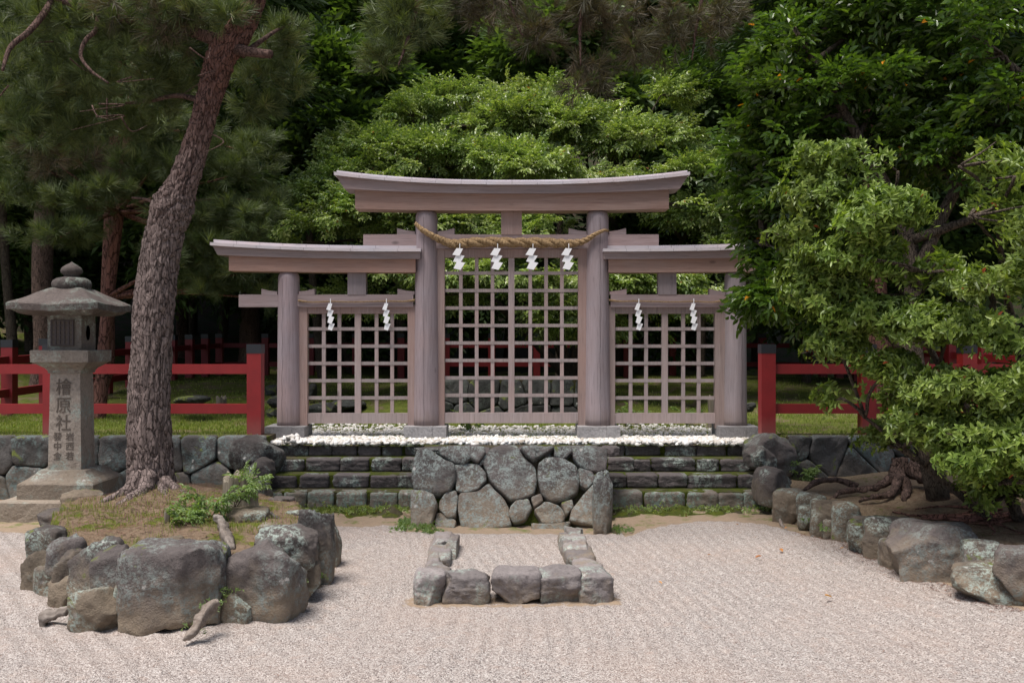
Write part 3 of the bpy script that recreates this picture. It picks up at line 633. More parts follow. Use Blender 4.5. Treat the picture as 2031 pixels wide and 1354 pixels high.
for bx, d, m, lab in (((1492, 1580, 863, 938), 10.35, ROCKL, 'big rounded boulder ending the wall at the top of the right steps'), ((1492, 1541, 888, 936), 10.1, ROCK, 'smaller boulder against the top right step'),
   ((1506, 1573, 930, 998), 9.65, ROCK, 'slanting slab boulder flanking the lower right steps'), ((452, 552, 866, 948), 10.3, ROCKL, 'sloping lichen boulder at the top left corner of the steps'),
   ((478, 536, 912, 972), 9.95, ROCK, 'dark purple slab boulder beside the left steps behind the stump'), ((468, 526, 955, 1010), 9.6, ROCK, 'low dark boulder behind the stump')):
    tag(rock('boulder', bx, d, m, int(bx[0]), depth=.5, p=3.6, cuts=9), lab, 'boulder', 'boulders flanking the steps')

def low_wall(x0, x1, y, z0, z1, seed, label, m=WALLB, cat='stone wall', sx=.36, name='stone_wall', thick=.5):
    T = empty(name, ((x0+x1)/2, y, z0), label, cat); r = random.Random(seed); sites = []; xx = x0+.1; row = 0
    nrow = max(2, round((z1-z0)/.3))
    for rw in range(nrow):
        xx = x0+r.uniform(0, .3)
        while xx < x1: sites.append((xx, z0+(rw+.5+r.uniform(-.25, .25))*(z1-z0)/nrow)); xx += r.uniform(.6, 1.4)*sx
    def mp(u, v, w_): return Vector((u, y-w_+.12*(v-z0), v))
    for i, pl in enumerate(voronoi(sites, x0, x1, z0, z1)):
        xsz = np.ptp(np.array(pl)[:, 0])
        if xsz > .12: stone_poly(pl, mp, seed*100+i, .06, m, T, gap=.004, M=44)
    bm = bmesh.new(); add_box(bm, x0, x1, y+.09, y+thick, z0-.1, z1-.015); c = bm_obj('earth_core', bm, DIRTJ, T); c.location = -T.location
    return T
low_wall(-8.2, -2.62, 10.55, -.02, .695, 3, 'low retaining wall of dark stones behind the lantern')
low_wall(2.95, 8.0, 10.55, .12, .695, 5, 'low retaining wall of dark stones under the right fence', sx=.44)
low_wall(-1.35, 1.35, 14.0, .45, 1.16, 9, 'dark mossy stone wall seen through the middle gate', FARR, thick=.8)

# ------------------------------------------------------------------ the three-bay gate
GT = empty('torii_gate', (0, 11.5, .58), 'weathered wooden shrine gate of one tall and two lower bays', 'shrine gate')
GL = GT.location; PX = 171.7
def gx(x): return (x-CX)/PX
def gz_(y): return 1.7-(y-677)/PX
def g_obj(name, bm, m, parent=GT, bevel=.006, **k):
    o = bm_obj(name, bm, m, parent, bevel=bevel, **k); off = Vector(GL)
    if parent is not GT: off = Vector(GL)+parent.location
    for v in o.data.vertices: v.co -= off if parent is GT else Vector(GL)
    return o
YC = 11.5
def post(x, r0, r1, ztop, zb):
    prof = [(0, zb), (r0, zb)]; n = 26
    for i in range(1, n): t = i/n; prof.append((r0+(r1-r0)*t, zb+(ztop-.07-zb)*t))
    prof += [(r1, ztop-.07), (r1-.004, ztop-.045), (r1-.014, ztop-.02), (r1-.03, ztop), (0, ztop)]
    seg = 48; V = []; 
    for r, z in prof: V += [(x+r*math.cos(a), YC+r*math.sin(a), z) for a in np.linspace(0, 2*np.pi, seg, endpoint=False)]
    V = np.array(V); k = len(prof); i = np.arange(k-1)[:, None]*seg; j = np.arange(seg)[None]; jj = (j+1) % seg
    o = mesh_np('post', V-np.array(GL), np.stack([i+j, i+jj, i+seg+jj, i+seg+j], -1).reshape(-1, 4), WV, parent=GT)
    bm = bmesh.new(); f = x-.0*r0                   # the drying crack down the front
    for q in range(40):
        za, zb_ = zb+.02+(ztop-.1-zb)*q/40, zb+.02+(ztop-.1-zb)*(q+1)/40; ox = f+.003*math.sin(q*.9)+x*.02
        rr = r0+(r1-r0)*q/40; yy = YC-math.sqrt(max(rr*rr-(ox-x)**2, 0)); add_box(bm, ox-.0016, ox+.0016, yy-.0015, yy+.01, za, zb_)
    g_obj('crack', bm, DARK, bevel=0)
for x, r0, r1, zt in ((gx(846), .146, .127, 3.20), (gx(1185), .146, .127, 3.20), (gx(573), .135, .122, 2.50), (gx(1458), .135, .122, 2.50)):
    post(x, r0, r1, zt, .72)
    b = bm = bmesh.new(); w2 = .24 if abs(x) < 2 else .225
    add_box(bm, x-w2, x+w2*.35, YC-.23, YC+.23, .5, .735); add_box(bm, x+w2*.35+.003, x+w2, YC-.228, YC+.228, .5, .733)
    g_obj('base_block', bm, GRAN, bevel=.008)
# main lintel
us = np.linspace(-1, 1, 49)
def main_curve(u, c, e, pw=2.4): return c+(e-c)*np.abs(u)**pw
bm = bmesh.new(); add_strip(bm, us*(1356-670)/2/PX, [gz_(main_curve(u, 373, 354)) for u in us], us*(1341-686)/2/PX, [gz_(main_curve(u, 388.5, 379)) for u in us], YC-.20, YC+.20); g_obj('top_lintel', bm, WH)
bm = bmesh.new(); add_strip(bm, us*1.79, [gz_(main_curve(u, 388.2, 379.5)) for u in us], us*1.79, [gz_(main_curve(u, 421, 417)) for u in us], YC-.145, YC+.145); g_obj('under_lintel', bm, WHR)
def shingle(xs_, ys_, y0, y1, x_end0, n):
    # roof boards laid end to end over the lintel, each a touch proud of the next
    bm = bmesh.new()
    e = np.linspace(xs_[0], xs_[-1], n+1)
    for i in range(n):
        a, b_ = e[i]+.0015, e[i+1]-.0015; q = np.linspace(a, b_, 5); z = np.interp(q, xs_, ys_)+random.uniform(-.001, .0015)
        add_strip(bm, q, z+.035, q, z, y0, y1)
        zr = np.interp(q, xs_, ys_)+.035
        add_strip(bm, q, zr+.045, q, zr+.0, YC-.07, YC+.07)
    return g_obj('roof_boards', bm, COP, bevel=.003)
xs_ = us*(1360-668)/2/PX; shingle(xs_, [gz_(main_curve(u, 372.6, 353.5)) for u in us], YC-.245, YC+.245, 0, 14)
# middle tie beam, wedges, strut
bm = bmesh.new(); add_box(bm, gx(722), gx(1305), YC-.06, YC+.06, gz_(494), gz_(466)); g_obj('tie_beam', bm, WH)
def wedge(x0, x1, z, hi_at_x1, h=.072, lo=.035):
    bm = bmesh.new(); a, b_ = (lo, h) if hi_at_x1 else (h, lo)
    add_prism(bm, [(x0, z), (x1, z), (x1, z+b_), (x0+(x1-x0)*.5, z+(a+b_)/2*.88), (x0, z+a)], YC-.05, YC+.05); g_obj('wedge', bm, WH, bevel=.003)
for px in (846, 1185):
    c = gx(px); z = gz_(466)+.001; wedge(c-.335, c-.13, z, False); wedge(c+.13, c+.325, z, True)
bm = bmesh.new(); add_box(bm, gx(994), gx(1035), YC-.07, YC+.07, gz_(466.2), gz_(420.4)); g_obj('strut', bm, WVR)
# side lintels
for s in (-1, 1):
    t = np.linspace(0, 1, 33); fx = lambda px: s*(CX-px)/PX
    ytop = lambda t_: 502.5-13.0*t_**2.6; 
    xt = np.array([fx(836-(836-430)*q) for q in t]); xb = np.array([fx(836-(836-440)*q) for q in t]); xm = np.array([fx(826-(826-460)*q) for q in t])
    xr = np.array([fx(838-(838-427)*q) for q in t]); o = 1 if s > 0 else -1
    def st(a, za, b_, zb, y0, y1): 
        bm = bmesh.new(); add_strip(bm, a, za, b_, zb, y0, y1); return bm
    g_obj('side_top_lintel', st(xt, [gz_(502.5-12.5*q**2.6) for q in t], xb, [gz_(515.8-8*q**2.6) for q in t], YC-.17, YC+.17), WH)
    g_obj('side_under_lintel', st(xm, [gz_(515.5-7*q**2.6) for q in t], xm, [gz_(541.5-3*q**2.6) for q in t], YC-.125, YC+.125), WHR)
    zz = np.array([gz_(502.1-12.5*q**2.6) for q in t]); 
    if xr[0] > xr[-1]: shingle(xr[::-1], zz[::-1], YC-.21, YC+.21, 0, 9)
    else: shingle(xr, zz, YC-.21, YC+.21, 0, 9)
    bm = bmesh.new(); a, b_ = sorted((fx(820.5), fx(476))); add_box(bm, a, b_, YC-.055, YC+.055, gz_(609), gz_(584.5)); g_obj('side_tie_beam', bm, WH)
    bm = bmesh.new(); a, b_ = sorted((fx(691), fx(727))); add_box(bm, a, b_, YC-.062, YC+.062, gz_(584.7), gz_(541)); g_obj('side_strut', bm, WV)
    c = s*2.57*1.0 if s < 0 else gx(1458); c = gx(573) if s < 0 else gx(1458); z = gz_(584.5)+.001
    wedge(c-.305, c-.125, z, False, .066); wedge(c+.125, c+.305, z, True, .066)
    c = gx(846) if s < 0 else gx(1185); 
    if s < 0: wedge(c-.33, c-.135, z, False, .066)
    else: wedge(c+.135, c+.33, z, True, .066)
# lattice panels
def lattice(x0, x1, ytop, ybot, yrail, ncol, ybars, fr0, fr1, ymid=11.52, door=False):
    """opening x0..x1 (px), top/bottom of the opening, bottom rail to yrail, stiles fr0,fr1"""
    a, b_ = gx(x0), gx(x1); zt, zb, zr = gz_(ytop), gz_(ybot), gz_(yrail)
    bm = bmesh.new(); m = (a+b_)/2; hw = .035; pw = ((b_-a)-2*hw)/ncol; bw = .0205
    add_box(bm, m-hw, m+hw, ymid-.028, ymid+.028, zb, zt)
    for h_ in (0, 1):
        s0 = a if h_ == 0 else m+hw
        L = (b_-a)/2-hw; k = ncol//2
        for i in range(1, k): add_box(bm, s0+L*i/k-bw, s0+L*i/k+bw, ymid-.018, ymid+.022, zb, zt)
    p = g_obj('lattice_gate', bm, WGR, bevel=.002)
    bm = bmesh.new()
    for yb in ybars:
        z = gz_(yb); add_box(bm, a, m-hw-.0005, ymid-.0225, ymid+.018, z-bw*.92, z+bw*.92); add_box(bm, m+hw+.0005, b_, ymid-.0225, ymid+.018, z-bw*.92, z+bw*.92)
    c = bm_obj('cross_bars', bm, WGR, p, bevel=.002)
    for v in c.data.vertices: v.co -= Vector(GL)
    bm = bmesh.new(); add_box(bm, a-.002, b_+.002, ymid-.04, ymid+.04, zr, zb); 
    c = bm_obj('bottom_rail', bm, WGR, p, bevel=.004)
    for v in c.data.vertices: v.co -= Vector(GL)
    bm = bmesh.new(); add_box(bm, gx(fr0), a-.003, ymid-.05, ymid+.05, .70, zt+.10); add_box(bm, b_+.003, gx(fr1), ymid-.05, ymid+.05, .70, zt+.10)
    add_box(bm, a-.002, b_+.002, ymid-.042, ymid+.042, zt, zt+.095)
    c = bm_obj('frame', bm, WVR, p, bevel=.004)
    for v in c.data.vertices: v.co -= Vector(GL)
    return p
lattice(882.5, 1146, 511, 818, 838.5, 8, [541.5+34.6*i for i in range(8)], 864, 1166, door=True)
lattice(611, 808.5, 622, 819, 839, 6, [652+34.2*i for i in range(5)], 588, 826)
lattice(1220, 1417, 622, 819, 839, 6, [652+34.2*i for i in range(5)], 1204, 1440)

# straw ropes and paper streamers
def rope(name, pts, rad, label, strands=3, turns=30, seg=6, n=500):
    pts = np.array(pts); rad = [q*(1.25 if max(rad) > .03 else 1) for q in rad]; V0, _, _ = tube(pts, rad, 4, False, resample=n)
    c = V0.reshape(n, 4, 3).mean(1); T = nrm(np.gradient(c, axis=0)); u = nrm(np.cross(T, [0, 1., 0])); v = np.cross(T, u)
    t = np.linspace(0, len(rad)-1, n); r = np.interp(t, range(len(rad)), rad); parts = []
    ph = np.cumsum(1/np.maximum(r, .012)); ph = ph/ph[-1]*turns*2*np.pi
    for s in range(strands):
        a = ph+s*2*np.pi/strands; q = c+(u*np.cos(a)[:, None]+v*np.sin(a)[:, None])*(r*.5)[:, None]
        q = q+rng.normal(size=q.shape)*(r*.03)[:, None]
        parts.append(tube(q, r*.58, seg))
    fz = []                                            # loose straws
    for k in range(int(60*max(rad)/.05)):
        i = rng.integers(10, n-10); a = rng.uniform(0, 6.28); d = u[i]*math.cos(a)+v[i]*math.sin(a)
        p0 = c[i]+d*r[i]*.8; p1 = p0+T[i]*rng.uniform(.02, .06)+d*rng.uniform(.01, .03); parts.append(tube([p0, p1], [.0012, .0006], 3))
    V, Fs = join(parts); return tag(mesh_np(name, V, Fs, ROPE), label, 'straw rope')
yf = 11.5-.16
def RP(x, y, d=yf): return tuple(P(x, y, d))
rope('straw_rope', [RP(824, 443), RP(838, 456, 11.33), RP(862, 470, 11.36), RP(885, 480, 11.41), RP(905, 484, 11.42), RP(935, 481, 11.42), RP(980, 480, 11.42), RP(1020, 481, 11.42), RP(1060, 481, 11.42), RP(1100, 482, 11.42), RP(1130, 483, 11.41), RP(1158, 478, 11.38), RP(1180, 465, 11.34), RP(1198, 457, 11.35), RP(1206, 458, 11.45)],
     [.016, .024, .030, .036, .043, .046, .046, .045, .046, .044, .038, .028, .019, .013, .008], 'thick twisted straw rope slung across the middle bay', turns=11)
for s, lab in ((-1, 'thin straw rope across the left bay'), (1, 'thin straw rope across the right bay')):
    f = lambda x: CX+s*(CX-x)
    rope('straw_rope', [RP(f(592), 596, 11.43), RP(f(620), 599, 11.43), RP(f(655), 597.5, 11.43), RP(f(700), 598.5, 11.43), RP(f(765), 597, 11.43), RP(f(800), 597.5, 11.43), RP(f(822), 595, 11.43)], [.012, .007, .008, .007, .008, .008, .013], lab, 2, 60, 5, 400)
def streamer(x, y, wd, dx, dy, skew, n, d, label, grp):
    bm = bmesh.new()
    add_box(bm, (x-CX)/F*d-.004, (x-CX)/F*d+.004, d-.004, d-.001, H-(y+2-CY)/F*d, H-(y-8-CY)/F*d)
    for k in range(n):
        X, Y = x+dx*k, y+dy*k; zig = .012*(k % 2)
        q = [(X-wd/2, Y+1), (X+wd/2, Y+2.0), (X+wd/2-skew+1, Y+dy+2.6), (X-wd/2-skew, Y+dy+.4)]
        if k: q = [(X-wd/2-.8, Y-.8), (X+wd/2+2, Y+2.6), (X+wd/2-skew+1.5, Y+dy+2.8), (X-wd/2-skew+.5, Y+dy-.2)]
        w3 = [(P(a, b_, d+zig).x, P(a, b_, d+zig).z) for a, b_ in q]; add_prism(bm, w3, d+zig-.0012, d+zig+.0012)
    o = bm_obj('paper_streamer', bm, PAPER); tag(o, label, 'paper streamer', grp)
G_ = 'white zigzag paper streamers hanging from the ropes'
for x, lab in ((912, 'first white zigzag paper from the left on the thick rope'), (987, 'second white zigzag paper from the left on the thick rope'), (1057, 'third white zigzag paper from the left on the thick rope'), (1128, 'rightmost white zigzag paper on the thick rope')):
    streamer(x, 491, 13, 1.0, 13.8, 8.5, 3, 11.35, lab, G_)
for x, lab in ((655.5, 'left slim zigzag paper on the left cord'), (766.5, 'right slim zigzag paper on the left cord'), (1267, 'left slim zigzag paper on the right cord'), (1376, 'right slim zigzag paper on the right cord')):
    streamer(x, 600, 7, .9, 13.2, 5, 4, 11.4, lab, G_)

# ------------------------------------------------------------------ red fences
def fence(posts, zs, label, m, breaks=(), hgt=.98, w_=.155):
    T = empty('red_fence', (posts[0][0], posts[0][1], zs[0]), label, 'fence'); L = Vector(T.location)
    for (x, y), z in zip(posts, zs):
        bm = bmesh.new(); add_box(bm, x-w_/2, x+w_/2, y-w_/2, y+w_/2, z-.15, z+hgt-.1); p = bm_obj('post', bm, m, T, bevel=.008)
        p.data.transform(Matrix.Translation(-L))
        bm = bmesh.new(); add_box(bm, x-w_/2-.003, x+w_/2+.003, y-w_/2-.003, y+w_/2+.003, z+hgt-.1, z+hgt); c = bm_obj('cap', bm, BLACKC, p, bevel=.012); c.data.transform(Matrix.Translation(-L))
    for i in range(len(posts)-1):
        if i in breaks: continue
        a = Vector((*posts[i], zs[i])); b_ = Vector((*posts[i+1], zs[i+1])); d = (b_-a); d.z = 0; d.normalize(); n = Vector((-d.y, d.x, 0))*.035
        a2 = a+d*w_/2; b2 = b_-d*w_/2
        for top in (hgt-.22, hgt-.655):
            bm = bmesh.new(); vs = []
            for p_ in (a2, b2):
                for dz in (top-.105, top):
                    for s in (-1, 1): vs.append(bm.verts.new(p_+n*s+Vector((0, 0, dz))))
            for f in ((0, 1, 3, 2), (4, 6, 7, 5), (0, 4, 5, 1), (2, 3, 7, 6), (0, 2, 6, 4), (1, 5, 7, 3)): bm.faces.new([vs[k] for k in f])
            r = bm_obj('rail', bm, m, T, bevel=.006); r.data.transform(Matrix.Translation(-L))
    return T
fx0 = (507-CX)/F*10.95
fence([(fx0-1.115*k, 10.95) for k in range(5)], [.69]*5, 'red fence with black capped posts on the wall behind the lantern', RED)
fx1 = (1521-CX)/F*10.95
fence([(fx1+1.1*k, 10.95) for k in range(5)], [.69]*5, 'red fence with black capped posts partly hidden by the right shrub', RED)
pl, pz = [], []
for k in range(11): yv = 12.3+1.07*k; pl.append((-6.75, yv)); pz.append(float(np.interp(yv, [12, 23], [.72, .90])))
for k in range(1, 13): pl.append((-6.75+13.6*k/13+.0, 23.05)); pz.append(.90)
for k in range(10, -1, -1): yv = 12.3+1.07*k; pl.append((6.85, yv)); pz.append(float(np.interp(yv, [12, 23], [.72, .90])))
fence(pl, pz, 'long red fence enclosing the mossy ground far behind the gate', REDD)

# ------------------------------------------------------------------ stone lantern
LX, LY = -4.355, 9.85
LT = empty('stone_lantern', (LX, LY, 0), 'tall square stone lantern with carved characters on its shaft', 'stone lantern')
def loft(name, rows, m, parent=LT, nseg=10, loc=(0, 0, 0), amp=.004, rx=0, cap=True, smooth_=True):
    """square loft: rows of (half width, z)"""
    V = []; per = []
    a = np.linspace(-1, 1, nseg+1)[:-1]
    sq = [(t, -1) for t in a]+[(1, t) for t in a]+[(-t, 1) for t in a]+[(-1, -t) for t in a]
    for hw, z in rows:
        for u, v in sq: k = 1-.02*(u*u*v*v); V.append((u*hw*k, v*hw*k, z))
    V = np.array(V); M = len(sq); V += amp*np.stack([vn(V*9+i*11, i) for i in range(3)], -1)
    n = len(rows); i = np.arange(n-1)[:, None]*M; j = np.arange(M)[None]; k = (j+1) % M
    Fq = np.stack([i+j, i+k, i+M+k, i+M+j], -1).reshape(-1, 4)
    V = np.vstack([V, [[0, 0, rows[0][1]], [0, 0, rows[-1][1]]]]); j = np.arange(M); o = (n-1)*M
    Ft = np.vstack([np.stack([(j+1) % M, j, np.full(M, len(V)-2)], -1), np.stack([o+j, o+(j+1) % M, np.full(M, len(V)-1)], -1)])
    ob = mesh_np(name, V+np.array(loc), [Fq, Ft], m, parent=parent, smooth=False); return ob
def dense(rows, k=5):
    out = []
    for (a, b_), (c, d) in zip(rows[:-1], rows[1:]):
        for i in range(k): out.append((a+(c-a)*i/k, b_+(d-b_)*i/k))
    return out+[rows[-1]]
loft('plinth', dense([(.5, -.08), (.5, .18), (.49, .193)]), LANT, amp=.007)
loft('base', dense([(.372, .19), (.372, .335), (.36, .35), (.30, .385), (.25, .43), (.235, .452), (.16, .456)], 3), LANT, amp=.005)
loft('shaft', dense([(.165, .44), (.15, 1.40)], 14), LANT, amp=.0025)
loft('platform', dense([(.165, 1.39), (.17, 1.415), (.19, 1.44), (.235, 1.47), (.262, 1.492), (.284, 1.5), (.287, 1.608), (.28, 1.615)], 3), LANT, amp=.004)
loft('fire_box', dense([(.168, 1.60), (.168, 1.965)], 8), LANT, amp=.002)
# square roof with gently curved hips
rf = []
for s, z in ((.30, 1.955), (.40, 1.985), (.437, 1.99), (.44, 2.05), (.425, 2.062), (.36, 2.095), (.28, 2.143), (.21, 2.187), (.165, 2.215), (.14, 2.222)): rf.append((s, z))
ro = loft('roof', dense(rf, 3), LANTD, nseg=16, amp=.006)
for v in ro.data.vertices:
    k = (abs(v.co.x)*abs(v.co.y))/.19
    if v.co.z > 1.98: v.co.z += .02*min(k, 1)
def lathe(name, prof, m, parent, loc=(0, 0, 0), seg=28, amp=.003, lobes=0):
    V = []; 
    for r, z in prof:
        for a in np.linspace(0, 2*np.pi, seg, endpoint=False): rr = r*(1+(.05*abs(math.sin(a*lobes/2)) if lobes else 0)); V.append((rr*math.cos(a), rr*math.sin(a), z))
    V = np.array(V); V += amp*np.stack([vn(V*14+i*11, i) for i in range(3)], -1); n = len(prof)
    i = np.arange(n-1)[:, None]*seg; j = np.arange(seg)[None]; k = (j+1) % seg
    return mesh_np(name, V+np.array(loc), np.stack([i+j, i+k, i+seg+k, i+seg+j], -1).reshape(-1, 4), m, parent=parent)
fin = lathe('finial', [(0, 2.20), (.165, 2.21), (.172, 2.235), (.178, 2.27), (.165, 2.30), (.13, 2.325), (.08, 2.335), (.0, 2.336)], LANTD, LT, lobes=8)
lathe('jewel', [(0, 2.32), (.075, 2.33), (.068, 2.35), (.098, 2.375), (.103, 2.40), (.09, 2.43), (.055, 2.455), (.02, 2.475), (0, 2.492)], LANTD, fin)
bm = bmesh.new(); yb = -.172
add_box(bm, -.13, .10, yb-.004, yb+.01, 1.655, 1.915); fo = bm_obj('window_shade_panel', bm, CUT_SHADE, LT)  # solid panel, its dark colour stands in for the shaded window hollow
bm = bmesh.new()
for i in range(6): x = -.12+.21*i/5; add_box(bm, x-.006, x+.006, yb-.014, yb-.005, 1.665, 1.905)
for i in range(6): z = 1.67+.23*i/5; add_box(bm, -.126, .096, yb-.016, yb-.0145, z-.005, z+.005)
bm_obj('lattice', bm, DARK, fo)
bm = bmesh.new()
for k, (cy, cz) in enumerate([(0, 0)]):
    ring_ = [bm.verts.new((.1705, -.02+.045*math.cos(a), 1.785+.075*math.sin(a))) for a in np.linspace(0, 2*np.pi, 28, endpoint=False)]; bm.faces.new(ring_)
bmesh.ops.solidify(bm, geom=bm.faces[:], thickness=-.004); bm_obj('opening_shade_disc', bm, DARK, LT)  # dark disc on the face, painted shade of a round hole
def text(body, size, x, z, parent, y):
    cu = bpy.data.curves.new('inscription', 'FONT'); cu.body = body; cu.size = size; cu.align_x = 'CENTER'; cu.extrude = .0012; cu.offset = .0008
    o = bpy.data.objects.new('t', cu); C.objects.link(o); dg = bpy.context.evaluated_depsgraph_get(); me = bpy.data.meshes.new_from_object(o.evaluated_get(dg)); bpy.data.objects.remove(o)
    me.materials.clear(); me.materials.append(CUT_SHADE); c = link('inscription', me, parent); c.rotation_euler = (R(90), 0, 0); c.location = (x, y, z); return c  # strokes stand proud; their dark colour replaces the shade of carving
sh = [o for o in LT.children if o.name.startswith('shaft')][0]
def shy(z): return -(.165-.015*(z-.44)/.96)-.002
for i, ch in enumerate('檜原社'):
    z = 1.195-i*.175; c = text(ch, .155, -.012, z, sh, shy(z)); c.scale = (1, 1.08, 1)
for i, ch in enumerate('岩西若'): z = .745-i*.095; text(ch, .085, .052, z, sh, shy(z))
for i, ch in enumerate('發中倉'): z = .745-i*.095; text(ch, .085, -.068, z, sh, shy(z))
# ------------------------------------------------------------------ leaf and needle templates
def leaf_verts(l, w_, fold=.25, droop=.15):
    """6 vertices, 2 quads; +x along the leaf, z up"""
    z = fold*w_
    V = np.array([[0, 0, 0], [.34*l, w_*.5, z-.03*l*droop], [.72*l, w_*.36, z*.8-.5*l*droop], [l, 0, -l*droop], [.72*l, -w_*.36, z*.8-.5*l*droop], [.34*l, -w_*.5, z-.03*l*droop]])
    return V, np.array([[0, 1, 2, 3], [0, 3, 4, 5]])
def leaf_quad(l, w_):
    return np.array([[0, 0, 0], [.5*l, w_*.5, .08*l], [l, 0, -.05*l], [.5*l, -w_*.5, .08*l]]), np.array([[0, 1, 2, 3]])
def rotm(d, up):
    x = nrm(d); y = nrm(np.cross(up, x)); z = np.cross(x, y); return np.stack([x, y, z], -2)   # rows
def place(Tv, Tf, Tt, pos, d, up, sc_, tint):
    """instances of one template baked in one array"""
    n, m = len(pos), len(Tv); B = rotm(d, up)
    V = (Tv[None]*sc_[:, None, None])@B+pos[:, None]; Fc = (Tf[None]+(np.arange(n)*m)[:, None, None]).reshape(-1, Tf.shape[1])
    return V.reshape(-1, 3), Fc, np.clip(Tt[None]+tint[:, None], 0, 1).reshape(-1)
def tmpl(items, base):
    bv, bf = base; Vs, Fs, Ts = [], [], []; r = np.random.default_rng(5); o = 0
    for (p, d, up, s) in items:
        d = np.array(d, float); up = np.array(up, float); B = rotm(d[None], up[None])[0]; v = (bv*s)@B+np.array(p); Vs.append(v); Fs.append(bf+o); o += len(v); Ts.append(np.full(len(v), r.uniform(0, .55)))
    return np.vstack(Vs), np.vstack(Fs), np.concatenate(Ts)
def fan_spray(r, n_side=4, per=5, base=None, lift=.2):
    """flat spray: a main twig with side twigs carrying alternate leaves; unit length 1"""
    it = []
    def twig(p0, ang, L, k):
        for i in range(k):
            t = (i+.7)/k; sgn = 1 if i % 2 else -1; a = ang+sgn*r.uniform(.6, 1.0)*(1 if i < k-1 else .1)
            p = (p0[0]+math.cos(ang)*L*t, p0[1]+math.sin(ang)*L*t, p0[2]-.15*L*t*t+r.uniform(-.02, .02))
            it.append((p, (math.cos(a), math.sin(a), r.uniform(-.35, .25)), (r.uniform(-.4, .4), r.uniform(-.4, .4), 1), r.uniform(.75, 1.2)))
    twig((0, 0, 0), 0, 1.0, per+3)
    for i in range(n_side):
        t = .15+.7*i/n_side; s = 1 if i % 2 else -1; twig((t, 0, r.uniform(-.05, .08)), s*r.uniform(.5, .9), .55*(1-t*.5), per)
    return tmpl(it, base)
def rosette(r, base, n=9):
    it = []
    for k in range(n):
        a = 2*math.pi*k/n*1.62+r.uniform(-.2, .2); el = r.uniform(.05, .75) if k < n-3 else r.uniform(.8, 1.3)
        it.append(((.02*k, 0, 0), (math.sin(el)*1.0, math.cos(a)*math.cos(el), math.sin(a)*math.cos(el)), (1, 0.01, .02), r.uniform(.65, 1.15)*(1 if k < n-3 else .6)))
    for k in range(5):
        a = r.uniform(0, 6.28); it.append(((-.9-.7*k*.5, 0, 0), (.25, math.cos(a), math.sin(a)), (1, 0, 0), r.uniform(.7, 1)))
    return tmpl(it, base)
def pine_tuft(r, n=44):
    V, Fc, T = [], [], []; o = 0
    for k in range(n):
        t = k/n; p = np.array([.55*t, 0, 0]); a = r.uniform(0, 6.28); el = r.uniform(.45, 1.15)*(1-.35*t); L = r.uniform(.75, 1.1)
        d = np.array([math.cos(el), math.sin(el)*math.cos(a), math.sin(el)*math.sin(a)]); s = nrm(np.cross(d, r.normal(size=3)))*.017
        e = p+d*L-np.array([0, 0, .06*L]); V += [p-s, p+s, e+s*.3, e-s*.3]; Fc.append([o, o+1, o+2, o+3]); o += 4; T += [r.uniform(0, .35)]*4
    return np.array(V), np.array(Fc), np.array(T)
rt = np.random.default_rng(3); pr = random.Random(3)
LQ = leaf_quad(.19, .085); L6 = leaf_verts(.19, .08); LC = leaf_verts(1.0, .42, .3, .25); LR = leaf_verts(1.0, .44, .18, .22)
T_MID = [fan_spray(pr, 5, 6, leaf_verts(.155, .088, .3, .3)) for _ in range(4)]
T_FAR = [fan_spray(pr, 4, 4, leaf_quad(.25, .12)) for _ in range(3)]
T_CAM = [fan_spray(pr, 3, 4, leaf_verts(.29, .14, .3, .35)) for _ in range(4)]
T_ROS = [rosette(pr, LR) for _ in range(4)]
T_PIN = [pine_tuft(rt) for _ in range(3)]
T_CED = [fan_spray(pr, 5, 6, leaf_quad(.22, .05)) for _ in range(2)]

def scatter(name, temps, pos, d, up, sc_, tint, m, parent, loc, odd_share=.003):
    parts = np.arange(len(pos)) % len(temps); Vs, Fs, Ts, o = [], [], [], 0
    for k, (tv, tf, tt) in enumerate(temps):
        s = parts == k
        if not s.any(): continue
        V, Fc, T = place(tv, tf, tt, pos[s], d[s], up[s], sc_[s], tint[s]); Vs.append(V); Fs.append(Fc+o); Ts.append(T); o += len(V)
    V = np.vstack(Vs)-np.array(loc); T = np.concatenate(Ts); nv = 4 if temps is T_FAR or temps is T_CED or temps is T_PIN else 6; nl = len(T)//nv
    if nv == 6: T = T.copy(); odd = np.random.default_rng(len(T)).random(nl) < odd_share; T[np.repeat(odd, nv)] = 1.0
    return mesh_np(name, V, np.vstack(Fs), m, T, parent=parent, smooth=False)
def shell(r, c, rad, n, lo=.55, top=.25):
    """points through an ellipsoid, denser to the outside and top"""
    u = nrm(r.normal(size=(n, 3))); u[:, 2] = np.where((u[:, 2] < 0) & (r.random(n) < top*2), -u[:, 2], u[:, 2]); rr = (lo+(1-lo)*r.random(n)**.6)
    return np.array(c)+u*rr[:, None]*np.array(rad), u
def limb(a, b_, r0, r1, r, n=7, sag=.08, seg=7, wob=.05):
    a, b_ = np.array(a, float), np.array(b_, float); L = np.linalg.norm(b_-a); t = np.linspace(0, 1, n)[:, None]
    p = a+(b_-a)*t; p[:, 2] += np.sin(t[:, 0]*np.pi)*L*sag; p += np.cumsum(r.normal(size=(n, 3)), 0)*wob*L/n*np.sin(t*np.pi)
    return tube(p, np.linspace(r0, r1, n)**1.0, seg)

